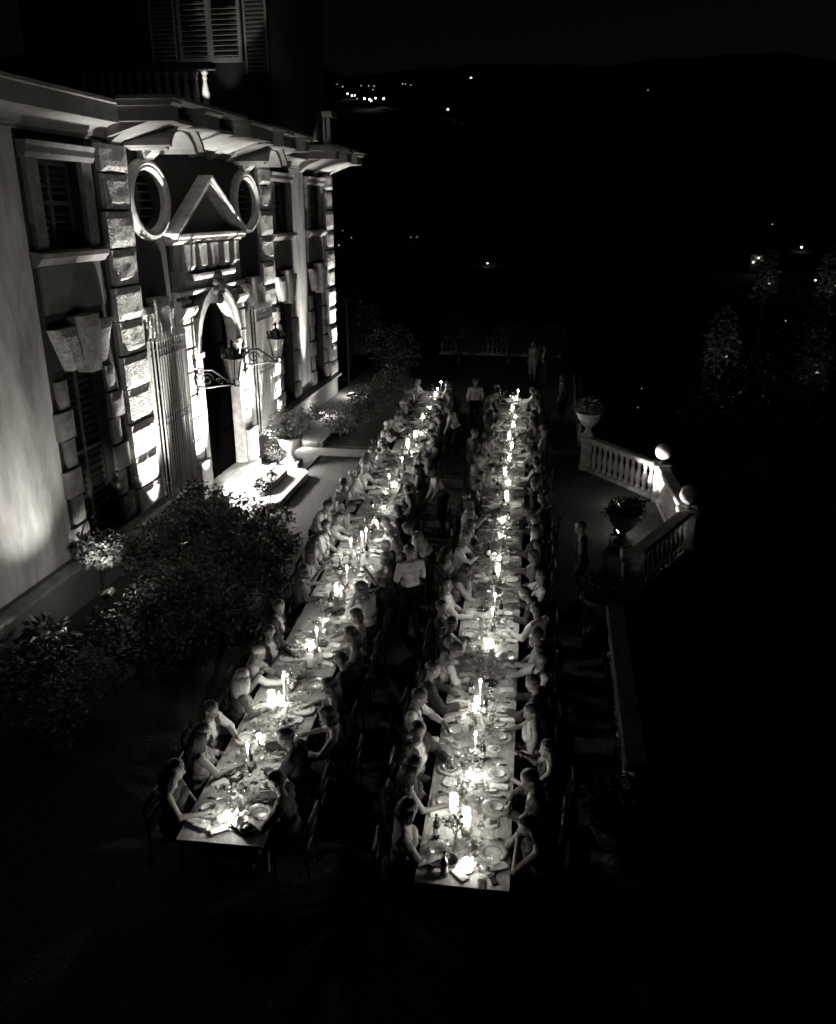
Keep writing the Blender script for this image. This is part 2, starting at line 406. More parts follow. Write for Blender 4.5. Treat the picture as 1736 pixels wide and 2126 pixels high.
# side and back of the main block
wall.add([(0, 12.2, 0), (-9, 12.2, 0), (-9, 12.2, 8.5), (0, 12.2, 8.5)], [(0, 1, 2, 3)])
UNLIT_BAYS = [(-7.35, -4.9), (-3.95, 3.95), (4.9, 7.35), (8.9, 11.2)]  # bays outside the beams, darkened through their plaster colour
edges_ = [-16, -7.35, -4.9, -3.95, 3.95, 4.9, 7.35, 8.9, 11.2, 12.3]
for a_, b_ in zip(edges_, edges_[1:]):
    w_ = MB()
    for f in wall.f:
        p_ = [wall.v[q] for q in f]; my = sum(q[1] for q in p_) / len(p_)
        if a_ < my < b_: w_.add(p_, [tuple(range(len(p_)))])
    w_.build('wall', M['plaster_unlit' if (a_, b_) in UNLIT_BAYS else 'plaster'], V)
# plinth with its ledge
for (a, b) in ((-16, -1.95), (1.95, 12.35)):
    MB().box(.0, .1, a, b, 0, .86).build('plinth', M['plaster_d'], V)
    MB().prism([(-.05, .86), (.24, .86), (.26, .89), (.26, .95), (.12, 1.03), (-.05, 1.03)], a, b + .08).build('plinth_ledge', M['stonedark'], V)

def rough_block(y0, y1, z0, z1, d0, d1, c=.05, seed=0, nu=6, nv=5, amp=.022):
    """hewn stone: cushion face with uneven surface"""
    m = MB(); vs = []
    for j in range(nv + 1):
        for i in range(nu + 1):
            u, v = i / nu, j / nv
            y = y0 + (y1 - y0) * u; z = z0 + (z1 - z0) * v
            e = min(u * (y1 - y0), (1 - u) * (y1 - y0), v * (z1 - z0), (1 - v) * (z1 - z0))
            d = d1 - (c if e < 1e-6 else 0) + (mnoise.noise(Vector((y * 3.1 + seed, z * 3.3, seed * .7))) * amp if e > 1e-6 else 0)
            vs.append((d, y, z))
    fs = [(j * (nu + 1) + i, j * (nu + 1) + i + 1, (j + 1) * (nu + 1) + i + 1, (j + 1) * (nu + 1) + i) for j in range(nv) for i in range(nu)]
    m.add(vs, fs)
    e = d1 - c
    m.add([(d0, y0, z0), (d0, y1, z0), (d0, y1, z1), (d0, y0, z1), (e, y0, z0), (e, y1, z0), (e, y1, z1), (e, y0, z1)],
          [(0, 1, 5, 4), (1, 2, 6, 5), (2, 3, 7, 6), (3, 0, 4, 7)])
    return m
ZB = [8.40, 7.87, 7.19, 6.47, 5.75, 5.07, 4.38, 3.69, 2.97, 2.26, 1.55, 1.03]
for pc in (-4.42, 4.42, 11.68):
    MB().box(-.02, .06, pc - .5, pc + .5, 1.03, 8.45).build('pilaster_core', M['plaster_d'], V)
    for i, (zt, zb) in enumerate(zip(ZB, ZB[1:])):
        w = .53 if i % 2 == 0 else .45
        rough_block(pc - w, pc + .53, zb + .028, zt - .018, .06, .215 if i % 2 == 0 else .19, .045, i + pc).build('stone_block', M['stone'], V)
# lower window surrounds: quoins, lintel of three voussoirs with a keystone
def lintel(c, z0, z1, wb, wt, d1=.22):
    ks = .36
    def trap(a0, a1, b0, b1, za, zb, d, sd):
        m = MB(); n = 5; vs = []
        for j in range(n + 1):
            for i in range(n + 1):
                u, v = i / n, j / n; l = a0 + (b0 - a0) * v; r = a1 + (b1 - a1) * v
                e = min(i, n - i, j, n - j) == 0
                vs.append((d - (.05 if e else 0) + (0 if e else mnoise.noise(Vector((l * 3 + u * 2 + sd, v * 3, sd))) * .02), l + (r - l) * u, za + (zb - za) * v))
        m.add(vs, [(j * (n + 1) + i, j * (n + 1) + i + 1, (j + 1) * (n + 1) + i + 1, (j + 1) * (n + 1) + i) for j in range(n) for i in range(n)])
        e = d - .05
        m.add([(0, a0, za), (0, a1, za), (0, b1, zb), (0, b0, zb), (e, a0, za), (e, a1, za), (e, b1, zb), (e, b0, zb)], [(0, 1, 5, 4), (1, 2, 6, 5), (2, 3, 7, 6), (3, 0, 4, 7)])
        return m
    trap(c - wb, c - .19, c - wt, c - .33, z0, z1 - .1, d1, c).build('voussoir', M['stone'], V)
    trap(c + .19, c + wb, c + .33, c + wt, z0, z1 - .1, d1, c + 3).build('voussoir', M['stone'], V)
    trap(c - .175, c + .175, c - .31, c + .31, z0 - .1, z1 + .06, d1 + .12, c + 5).build('keystone', M['stone'], V)
for c in WIN:
    lintel(c, 4.45, 5.32, .62, 1.0)
    for sd in (-1, 1):
        z = 1.06; i = 0
        while z < 4.3:
            w = .5 if i % 2 == 0 else .34
            a, b = sorted((c + sd * .685, c + sd * (.685 + w)))
            rough_block(a, b, z + .02, z + .52, .0, .13 if i % 2 == 0 else .09, .03, i + c, 3, 3, .01).build('quoin_stone', M['stonedark'], V)
            z += .545; i += 1
    # apron panel and upper surround
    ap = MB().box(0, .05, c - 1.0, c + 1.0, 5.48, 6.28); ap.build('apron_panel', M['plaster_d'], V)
    sl = MB().prism([(0, 6.28), (.1, 6.3), (.2, 6.42), (.22, 6.42), (.22, 6.5), (.0, 6.54)], c - 1.12, c + 1.12); sl.build('window_sill', M['stonedark'], V)
    MB().box(0, .1, c - 1.02, c - .69, 6.54, 8.02).build('window_jamb', M['stonedark'], V)
    MB().box(0, .1, c + .69, c + 1.02, 6.54, 8.02).build('window_jamb', M['stonedark'], V)
    MB().prism([(0, 8.02), (.12, 8.02), (.16, 8.1), (.16, 8.2), (.2, 8.28), (0, 8.28)], c - 1.08, c + 1.08).build('window_head', M['stonedark'], V)
def shutters(c, hw, z0, z1, d, mt, pitch=.12, parent=V, name='shutter'):
    fr = MB()
    for a, b in ((-hw, -hw + .07), (-.05, .05), (hw - .07, hw)): fr.box(d - .04, d + .02, c + a, c + b, z0, z1)
    for za in (z0, (z0 + z1) / 2 - .04, z1 - .08): 
        fr.box(d - .035, d + .015, c - hw + .07, c - .05, za, za + .08); fr.box(d - .035, d + .015, c + .05, c + hw - .07, za, za + .08)
    o = fr.build(name, mt, parent)
    z = z0 + .13
    bk = MB().box(d - .1, d - .09, c - hw, c + hw, z0, z1).build('shutter_backing', M['dark'], o)
    sm = None
    while z < z1 - .14:
        if abs(z - (z0 + z1) / 2) > .1:
            for (a, b) in ((-hw + .07, -.05), (.05, hw - .07)):
                MB().prism([(d - .04, z + .05), (d - .03, z + .06), (d + .015, z + .005), (d + .005, z - .005)], c + a, c + b).build('slat', mt, o)
        z += pitch
    return o
for c in WIN:
    shutters(c, .68, 6.62, 8.02, -.2, M['shutter'])
    shutters(c, .68, 1.15, 4.42, -.2, M['shutter_void'], .14)
# grilled windows beside the portal, with their cages
def grille(c):
    fr = MB()
    for a, b in ((-.6, -.52), (-.04, .04), (.52, .6)): fr.box(-.24, -.16, c + a, c + b, 1.0, 4.5)
    for z in (1.0, 2.1, 3.2, 4.42): fr.box(-.235, -.165, c - .52, c - .04, z, z + .08); fr.box(-.235, -.165, c + .04, c + .52, z, z + .08)
    w = fr.build('window', M['shutter_p'], V)
    MB().box(-.22, -.2, c - .52, c + .52, 1.0, 4.5).build('pane', M['pane'], w)
    MB().box(-.0, .16, c - .78, c - .61, 1.03, 4.5).build('window_jamb', M['dressed'], V)
    MB().box(-.0, .16, c + .61, c + .78, 1.03, 4.5).build('window_jamb', M['dressed'], V)
    lintel(c, 4.58, 5.34, .5, .78, .2)
    D, hw = .36, .72
    g = MB()
    for z in (4.22, 4.38, 2.72, 2.86, 1.05):
        g.tube([(0.02, c - hw, z), (D, c - hw, z), (D, c + hw, z), (.02, c + hw, z)], .018, 4)
    go = g.build('window_grille', M['iron'], V)
    n = 13
    bar = lambda x, y, sp: MB().tube([(x, y, 1.02), (x, y, 4.52), (x, y, 4.54), (x, y, 4.72)], [.017, .017, .026, .003], 5).build('bar', M['iron_lit'], go)
    for i in range(n): bar(D, c - hw + 2 * hw * i / (n - 1), i)
    for i in (1, 2, 3):
        bar(D * i / 4, c - hw, i); bar(D * i / 4, c + hw, i)
    for i in range(n - 1):       # little rings between the double bands
        y = c - hw + 2 * hw * (i + .5) / (n - 1)
        MB().tube([(D, y + .035 * math.cos(t), 4.3 + .05 * math.sin(t)) for t in [k * PI / 4 for k in range(9)]], .007, 4).build('ring', M['iron'], go)
for c in (-3.1, 3.1): grille(c)
# oval windows with moulded frame and keystone
def oval(c, z, a, b):
    m = MB(); prof = [(1.0, .0), (1.0, .1), (1.06, .16), (1.12, .14), (1.17, .18), (1.26, .16), (1.3, .08), (1.3, 0)]
    n = 48; k = len(prof); vs = []
    for i in range(n):
        t = 2 * PI * i / n
        for s_, d in prof: 
            e = (s_ - 1) * .72
            vs.append((d, c + (a + e) * math.cos(t), z + (b + e) * math.sin(t)))
    fs = [(i * k + j, ((i + 1) % n) * k + j, ((i + 1) % n) * k + j + 1, i * k + j + 1) for i in range(n) for j in range(k - 1)]
    m.add(vs, fs); fo = m.build('oval_window', M['dressed'], V)
    MB().add([(-.22, c + a * math.cos(2 * PI * i / 32), z + b * math.sin(2 * PI * i / 32)) for i in range(32)], [tuple(range(32))]).build('pane', M['pane'], fo)
    for i in range(7):
        zz = z - b + .1 + i * (2 * b - .2) / 6; h = a * math.sqrt(max(0, 1 - ((zz - z) / b) ** 2))
        if h > .05: MB().box(-.2, -.18, c - h, c + h, zz - .012, zz + .012).build('glazing_bar', M['shutter'], fo)
    MB().box(-.2, -.17, c - .02, c + .02, z - b + .01, z + b - .01).build('glazing_bar', M['shutter'], fo)
    kz = z + b + .2
    mk = MB().prism([(c - .17, kz), (c + .17, kz), (c + .34, 8.62), (c - .34, 8.62)], .02, .22, 'x')
    mk.prism([(.2, kz + .02), (.34, kz + .12), (.42, kz + .3), (.5, 8.66), (.2, 8.66)], c - .2, c + .2); mk.build('oval_keystone', M['stone'], V)
for o_ in OV: oval(*o_)
# portal
D0 = .2
po = MB().box(.0, D0 - .12, -2.05, -1.36, .36, 5.3).box(.0, D0 - .12, 1.36, 2.05, .36, 5.3)
po = po.build('portal', M['dressed'], V)
for sd in (-1, 1):
    a, b = sorted((sd * 1.46, sd * 2.02))
    MB().cbox(.0, D0 + .14, a - .04, b + .04, .35, 1.3, .02).build('pedestal', M['dressed'], po)
    z = 1.31; i = 0
    while z < 4.85:
        h = .56
        if i % 2 == 0:
            MB().cbox(.02, D0, a, b, z, z + h - .03, .02).build('rusticated_stone', M['dressed'], po)
        else:
            mid = a + (b - a) * .45
            MB().cbox(.02, D0, a, mid - .012, z, z + h - .03, .02).build('rusticated_stone', M['dressed'], po)
            MB().cbox(.02, D0, mid + .012, b, z, z + h - .03, .02).build('rusticated_stone', M['dressed'], po)
        z += h; i += 1
    MB().prism([(.0, 4.82), (D0, 4.82), (D0 + .04, 4.86), (D0 + .12, 4.98), (D0 + .12, 5.05), (0, 5.05)], a - .06, b + .06).build('capital', M['dressed'], po)
    # inner jamb
    a2, b2 = sorted((sd * AR, sd * 1.44))
    MB().cbox(-.05, D0 + .02, a2, b2, .36, 3.78, .015).build('jamb', M['dressed'], po)
    MB().cbox(-.05, D0 + .08, a2 - .03 * (sd > 0) , b2 + .03 * (sd < 0), 3.78, ASP, .015).build('impost', M['dressed'], po)
for k in range(11):     # arch stones
    if k == 5: continue
    t0, t1 = PI * k / 11 + .004, PI * (k + 1) / 11 - .004
    m = MB(); pts = []
    tt = [t0 + (t1 - t0) * q / 3 for q in range(4)]
    ri, ro = AR, AR + .31
    pl = [(ri * math.cos(t), ASP + ri * math.sin(t)) for t in tt] + [(ro * math.cos(t), ASP + ro * math.sin(t)) for t in tt[::-1]]
    m.prism(pl, -.05, D0 + .02, 'x')
    r1, r2 = AR + .21, AR + .31
    m.prism([(r1 * math.cos(t), ASP + r1 * math.sin(t)) for t in tt] + [(r2 * math.cos(t), ASP + r2 * math.sin(t)) for t in tt[::-1]], D0 + .02, D0 + .07, 'x')
    m.build('arch_stone', M['dressed'], po)
hd = MB().prism([(-.13, 4.98), (.13, 4.98), (.22, 5.62), (-.22, 5.62)], -.3, D0 + .12, 'x')
hd.sphere((D0 + .16, 0, 5.42), .15, 12, 8, sc=(.9, .85, 1.15)).sphere((D0 + .27, 0, 5.38), .045, 8, 6).sphere((D0 + .2, 0, 5.24), .07, 8, 6, sc=(1, 1.1, .8))
for sd in (-1, 1):
    hd.sphere((D0 + .1, sd * .17, 5.5), .1, 8, 6).sphere((D0 + .1, sd * .2, 5.3), .09, 8, 6).sphere((D0 + .24, sd * .06, 5.46), .03, 6, 5)
    hd.sphere((D0 + .1, sd * .1, 5.66), .1, 8, 6)
hd.sphere((D0 + .12, 0, 5.08), .1, 8, 6, sc=(1, .8, 1.3)).build('carved_head', M['stonedark'], po)
MB().box(0, D0 - .06, -2.05, 2.05, 5.36, 5.86).build('frieze', M['stonedark'], po)
MB().prism([(0, 5.3), (D0, 5.3), (D0 + .05, 5.36), (D0 + .05, 5.4), (0, 5.4)], -2.1, -.3).build('architrave', M['dressed'], po)
MB().prism([(0, 5.3), (D0, 5.3), (D0 + .05, 5.36), (D0 + .05, 5.4), (0, 5.4)], .3, 2.1).build('architrave', M['dressed'], po)
MB().prism([(0, 5.62), (D0 + .05, 5.62), (D0 + .1, 5.7), (D0 + .1, 5.76), (0, 5.76)], -1.3, 1.3).build('architrave', M['dressed'], po)
for i in range(5):
    y = -1.44 + i * .72
    MB().prism([(0, 5.84), (D0 - .02, 5.84), (D0 + .1, 5.95), (D0 + .1, 6.15), (D0 + .11, 6.4), (D0 + .12, 6.44), (0, 6.44)], y - .16, y + .16).build('bracket', M['dressed'], po)
MB().box(0, D0 - .1, -2.0, 2.0, 5.86, 6.44).build('bracket_field', M['plaster_d'], po)
PDJ = .36
MB().prism([(0, 6.44), (PDJ - .2, 6.44), (PDJ - .16, 6.5), (PDJ - .05, 6.52), (PDJ - .05, 6.58), (PDJ, 6.62), (PDJ, 6.68), (0, 6.68)], -2.15, 2.15).build('pediment_cornice', M['dressed'], po)
MB().prism([(-1.85, 6.68), (1.85, 6.68), (0, 7.72)], .0, .06, 'x').build('tympanum', M['plaster_d'], po)
for sd in (-1, 1):
    m = MB()
    A = Vector((sd * 2.2, 6.66)); B = Vector((0, 7.94)); n = Vector((sd * 1.28, 2.2)).normalized()
    prof = [(0, -.2), (PDJ - .2, -.2), (PDJ - .16, -.12), (PDJ - .05, -.1), (PDJ - .05, -.05), (PDJ, 0), (PDJ, .05), (0, .05)]
    vs = []
    for P_, e in ((A, 0), (B, 1)):
        for (d, w) in prof:
            y = P_.x + n.x * w; z = P_.y + n.y * w
            if e: z = P_.y + w / n.y * 1.0; y = 0
            vs.append((d, y, z))
    k = len(prof); fs = [tuple(range(k)), tuple(range(2 * k - 1, k - 1, -1))] + [(i, i + k, (i + 1) % k + k, (i + 1) % k) for i in range(k)]
    m.add(vs, fs).build('raking_cornice', M['dressed'], po)
dr = MB()
dr.add([(-.06, y, z) for y, z in arch], [tuple(range(len(arch)))])
dro = dr.build('door', M['door'], V)
MB().box(-.055, -.03, -.03, .03, .38, 4.9).build('door_stile', M['door'], dro)
for sd in (-1, 1):
    for z0, z1 in ((.55, 1.5), (1.65, 2.7), (2.85, 3.8)):
        MB().cbox(-.055, -.035, sd * .6 - .4, sd * .6 + .4, z0, z1, .012).build('door_panel', M['door'], dro)
MB().cbox(-.52, .5, -1.7, 1.7, .2, .4, .015).build('threshold', M['dressed'], V)

# eaves: cove, fascia, ressauts on consoles
def cove(ext, y0, y1, zt):
    pr = [(0, 8.44), (.05, 8.44), (.05, 8.5), (.1, 8.5)]
    pr += [(.1 + (ext - .14) * (1 - math.cos(t)), 8.5 + .24 * math.sin(t)) for t in [k * PI / 2 / 8 for k in range(1, 9)]]
    pr += [(ext, 8.74), (ext, zt - .08), (ext + .03, zt - .06), (ext + .03, zt), (0, zt)]
    return MB().prism(pr, y0, y1)
cove(.45, -16, -4.6, 9.13).build('eave_cornice', M['eave'], V)
cove(.45, 4.6, 8.1, 9.13).build('eave_cornice', M['eave'], V)
cove(.45, -4.6, 4.6, 9.12).build('eave_cornice', M['eave'], V)
cove(.45, 8.1, 12.25, 9.12).build('eave_cornice', M['eave'], V)
def console(y, w, reach):
    pts = [(.1, 8.36)]
    for k in range(13):
        t = k / 12; pts.append((.1 + reach * t, 8.38 + .34 * (t * t * (3 - 2 * t)) + .035 * math.sin(2 * PI * t)))
    pts += [(.1 + reach, 8.8), (.1, 8.8)]
    o = MB().prism(pts, y - w / 2, y + w / 2).build('console', M['eave'], V)
    return o
def pedestal(y0, y1, reach):
    MB().cbox(.4, reach, y0, y1, 8.76, 9.03, .012).build('eave_block', M['eave'], V)
    MB().prism([(.4, 9.03), (reach + .02, 9.03), (reach + .07, 9.08), (reach + .07, 9.13), (.4, 9.13)], y0 - .05, y1 + .05).build('block_cap', M['eave'], V)
for y0, y1, rc in ((-4.6, -4.25, 1.5), (-2.95, -2.2, 1.5), (-.7, .7, 1.65), (2.2, 2.95, 1.5), (4.25, 4.6, 1.5)): pedestal(y0, y1, rc)
for y in (-4.3, -1.75, -.55, .55, 1.75, 4.3): console(y, .34, .55)
for c in (-2.95, 2.95):      # curved hood swelling out over each oval window
    for (r0, r1, d0, d1, nm) in ((.62, .74, .1, .95, 'hood_mould'), (.75, .83, .1, 1.08, 'hood_fillet')):
        tt = [PI * (.12 + .76 * q / 14) for q in range(15)]
        MB().prism([(c + r1 * 1.15 * math.cos(t), 8.1 + r1 * math.sin(t)) for t in tt] + [(c + r0 * 1.15 * math.cos(t), 8.1 + r0 * math.sin(t)) for t in tt[::-1]], d0, d1, 'x').build(nm, M['eave'], V)
def soffit(y0, y1, reach):
    pr = [(.02, 8.47)] + [(.1 + reach * t, 8.5 + .3 * (t * t * (3 - 2 * t)) + .02 * math.sin(2 * PI * t)) for t in [q / 14 for q in range(15)]] + [(reach + .13, 8.81), (reach + .13, 8.88), (.02, 8.88)]
    MB().prism(pr, y0, y1).build('soffit', M['eave'], V)
soffit(-4.58, 4.58, 1.1)
soffit(8.15, 12.4, .95)
MB().box(0, 1.62, -4.7, 4.7, 9.135, 9.2).build('eave_coping', M['plaster_d'], V)
for y0, y1, rc in ((8.1, 8.45, 1.4), (9.6, 10.3, 1.4), (11.6, 12.45, 1.3)): pedestal(y0, y1, rc)
for y in (8.35, 9.95, 11.9): console(y, .34, .5)
MB().box(0, 1.5, 8.05, 12.5, 9.135, 9.2).build('eave_coping', M['plaster_d'], V)
MB().box(-9, -.02, -16, 12.2, 8.9, 9.1).build('roof', M['roof'], V)
# belvedere storey with its tall shuttered window, facing along the terrace
BY = 25.5 - FY
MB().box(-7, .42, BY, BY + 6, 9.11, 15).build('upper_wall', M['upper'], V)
wl = at_y(372, 60, 25.5).x - FX; wr = at_y(505, 110, 25.5).x - FX; zb = at_y(470, 130, 25.5).z
uw = MB()
for a, b in ((wl, wl + .1), ((wl + wr) / 2 - .09, (wl + wr) / 2 + .09), (wr - .1, wr)): uw.box(a, b, BY - .1, BY - .02, zb, 14)
uw.box(wl + .1, wr - .1, BY - .09, BY - .03, zb, zb + .12)
uwo = uw.build('tall_window', M['shutter_p'], V)
MB().box(wl, wr, BY - .015, BY - .005, zb, 14).build('pane', M['pane'], uwo)
mid = (wl + wr) / 2; z = zb + .16
while z < 13.6:
    for (a, b) in ((wl + .1, mid - .09), (mid + .09, wr - .1)):
        if (a > mid and zb + 1.35 < z < zb + 1.75): continue
        MB().prism([(BY - .09, z), (BY - .08, z - .01), (BY - .03, z + .06), (BY - .04, z + .07)], a, b, 'x').build('slat', M['shutter_p'], uwo)
    z += .13
for (x0, x1) in ((wl - .85, wl - .08), (wr + .08, wr + .75)):     # open leaves folded back on the wall
    lf = MB().box(x0, x0 + .06, BY - .07, BY - .02, zb - .3, 14).box(x1 - .06, x1, BY - .07, BY - .02, zb - .3, 14).build('shutter_leaf', M['shutter_p'], V)
    z = zb - .25
    while z < 13.8:
        MB().prism([(BY - .06, z), (BY - .055, z - .008), (BY - .02, z + .05), (BY - .025, z + .06)], x0 + .06, x1 - .06, 'x').build('slat', M['shutter_p'], lf); z += .11
# roof balustrade in front of it
BALU = [(.075, 0), (.075, .05), (.05, .08), (.05, .12), (.085, .26), (.09, .32), (.06, .46), (.04, .56), (.045, .6), (.06, .62), (.045, .65), (.05, .68), (.075, .7), (.075, .76)]
balu_me = MB().lathe(BALU, seg=10).mesh('baluster', M['dressed'], True)
MB().cbox(-3.6, .1, 1.15, 1.4, 9.11, 9.5, .02).build('parapet_base', M['plaster_d'], V)
MB().cbox(-3.6, .1, 1.13, 1.42, 10.46, 10.62, .02).build('parapet_rail', M['plaster_d'], V)
for i in range(14):
    o = link('baluster', balu_me, V, (-3.4 + i * .25, 1.27, 9.5)); o.scale = (1.15, 1.15, 1.26)
# chimney with arched vents
cx0, cx1 = at_y(637, 230, 31).x - FX, at_y(690, 230, 31).x - FX
ch = MB().cbox(cx0 + .06, cx1 - .06, 10.2, 11.0, 9.1, 9.55, .02).build('chimney', M['eave'], V)
for i in range(4):
    x = cx0 + .1 + i * (cx1 - cx0 - .34) / 3
    MB().cbox(x, x + .14, 10.22, 10.98, 9.55, 10.22, .015).build('chimney_pier', M['eave'], ch)
MB().prism([(10.12, 10.22), (11.08, 10.22), (11.14, 10.34), (11.14, 10.4), (10.06, 10.4), (10.06, 10.34)], cx0, cx1, 'x').build('chimney_cap', M['eave'], ch)

# steps at the door
def dshape(x1, hw, r):
    p = [(-8.7, FY - hw)]
    for k in range(9):
        a = -PI / 2 + k * PI / 16; p.append((x1 - r + r * math.cos(a), FY - hw + r + r * math.sin(a)))
    for k in range(9):
        a = k * PI / 16; p.append((x1 - r + r * math.cos(a), FY + hw - r + r * math.sin(a)))
    p.append((-8.7, FY + hw)); return p
st = thing('door_steps', 'pale rounded stone steps before the arched door', 'steps', (0, 0, 0))
MB().prism(dshape(-6.72, 1.55, .35), -.05, .17, 'z').build('step', M['paving'], st)
MB().prism(dshape(-7.22, 1.2, .3), .171, .335, 'z').build('step', M['paving'], st)

# ------------------------------------------------------------------ floodlights
def lamp_spot(parent, loc, target, power, deg, blend=.6, radius=.04, name='spot_lamp'):
    l = bpy.data.lights.new(name, 'SPOT'); l.energy = power; l.spot_size = math.radians(deg); l.spot_blend = blend; l.shadow_soft_size = radius; l.color = WARM
    o = bpy.data.objects.new(name, l); COL.objects.link(o); o.parent = parent
    o.location = loc
    d = Vector(target) - Vector(loc); o.rotation_euler = d.to_track_quat('-Z', 'Y').to_euler()
    return o
def floodlight(x, y, z, target, power, deg, label, blend=.6, lens='lens_dim', size=1.0):
    """housing tilted at its target, on a yoke; the bulb sits just in front of the glass"""
    T = thing('floodlight', label, 'floodlight', (x, y, z), 0, 'ground floodlights')
    d = (Vector(target) - Vector((x, y, z + .12))).normalized(); q = d.to_track_quat('Z', 'Y')
    R = q.to_matrix().to_4x4(); R.translation = Vector((0, 0, .12))
    def tr(mb): mb.v = [tuple(R @ Vector(p)) for p in mb.v]; return mb
    s_ = size
    tr(MB().cbox(-.13 * s_, .13 * s_, -.09 * s_, .09 * s_, -.1 * s_, .0, .015)).build('housing', M['black'], T)
    tr(MB().box(-.115 * s_, .115 * s_, -.075 * s_, .075 * s_, .001, .006)).build('lamp_glass', M[lens], T)
    MB().tube([(-.14 * s_, 0, .12), (-.14 * s_, 0, .01), (.14 * s_, 0, .01), (.14 * s_, 0, .12)], .01, 5).build('yoke', M['black'], T)
    lamp_spot(T, Vector((0, 0, .12)) + d * .05, Vector((0, 0, .12)) + d * 2, power, deg, blend)
    return T
fl = FLOOD_W
W0 = FX
def outward(T, power, off, sy):
    """the wide reflector of a door lamp that also lights the steps and gravel in front"""
    lamp_spot(T, off, Vector(off) + Vector((1, sy, -.2)), power, 165, .3, .06, 'lamp_scatter')
def spill(T, power, off):
    """the same lamp's wide, weak scatter over the ground round it"""
    l = bpy.data.lights.new('lamp_scatter', 'POINT'); l.energy = power; l.shadow_soft_size = .06; l.color = WARM
    o = bpy.data.objects.new('lamp_scatter', l); COL.objects.link(o); o.parent = T; o.location = off
def throw(T, target, power, deg):
    """extra narrow spot added at the same lamp to brighten upper storey or shrubs"""
    d = (Vector(target) - T.location).normalized(); lamp_spot(T, Vector((0, 0, .12)) + d * .06, Vector((0, 0, .12)) + d * 2, power, deg, .9)
T = floodlight(W0 + 1.25, 12.3, .8, (W0 - .1, 12.1, 4.2), fl * .03, 92, 'floodlight on a stake washing the pale wall at the near end', 1.0, 'pane'); spill(T, 16, (.12, 0, .3)); throw(T, (-8.25, 13.5, 1.1), fl * .05, 40); throw(T, (-8.0, 11.25, .6), fl * .02, 40)  # both throws are beams added to brighten the shrub leaves
MB().tube([(0, 0, -.8), (0, 0, .01)], [.012, .012], 5).build('stake', M['black'], T)
T = floodlight(W0 + .8, 16.42, .05, (W0 + .25, 16.4, 2.6), fl * .55, 38, 'floodlight at foot of the first rusticated pilaster', .8); throw(T, (W0 + .2, 16.42, 5.2), fl * .22, 18)
T = floodlight(W0 + .8, 19.0, .34, (W0 + .25, 19.02, 2.6), fl * .85, 44, 'floodlight left of the arched door', .8); outward(T, 720, (.05, .1, .32), .9); throw(T, (W0 + .2, 19.02, 5.2), fl * .24, 19)
T = floodlight(W0 + .8, 22.62, .05, (W0 + .25, 22.58, 2.6), fl * .85, 44, 'floodlight right of the arched door behind the urn', .8); outward(T, 720, (.05, -.1, .6), -.9); spill(T, 110, (.1, .1, .5)); throw(T, (W0 + .2, 22.58, 5.2), fl * .24, 19)
T = floodlight(W0 + .8, 25.2, .05, (W0 + .25, 25.22, 2.6), fl * .55, 38, 'floodlight at foot of the pilaster past the far grille', .8); throw(T, (W0 + .2, 25.22, 5.2), fl * .22, 18); spill(T, 40, (.1, 0, .3))
T = floodlight(W0 + .56, 28.9, .15, (W0 + .2, 28.9, 4), fl * .6, 24, 'floodlight below the narrow pale wall strip', 1.0); spill(T, 75, (.1, 0, .28))
T = floodlight(W0 + .8, 32.5, .15, (W0 + .25, 32.5, 4.5), fl * .9, 26, 'floodlight at foot of the far corner pilaster', .8); spill(T, 80, (.1, 0, .28))
floodlight((mid + wr) / 2 + FX, 24.75, 9.2, ((mid + wr) / 2 + FX, 25.45, zb + 1.1), 100, 44, 'small floodlight on the roof before the tall window', .9, size=.6)
T = floodlight(mid + FX - .2, 23.2, 9.2, (mid + FX, 25.5, zb + 1.8), 22, 80, 'added dim fill light on the roof for the shutters', 1.0, size=.6)  # added fill, softens the spotlit disc on the louvres
floodlight((cx0 + cx1) / 2 + FX + .2, 29.6, 9.2, ((cx0 + cx1) / 2 + FX, 31.0, 10.1), 20, 60, 'added roof light standing in for the corner flood on the chimney', .9, size=.6)  # added lamp: the eave blocks the corner flood's light here
floodlight(FX + .1, 21.0, 9.22, (FX - .05, 22.0, 10.1), 160, 24, 'added roof light brightening the balusters from below', .3, size=.7)  # added lamp, put in only to whiten the balusters

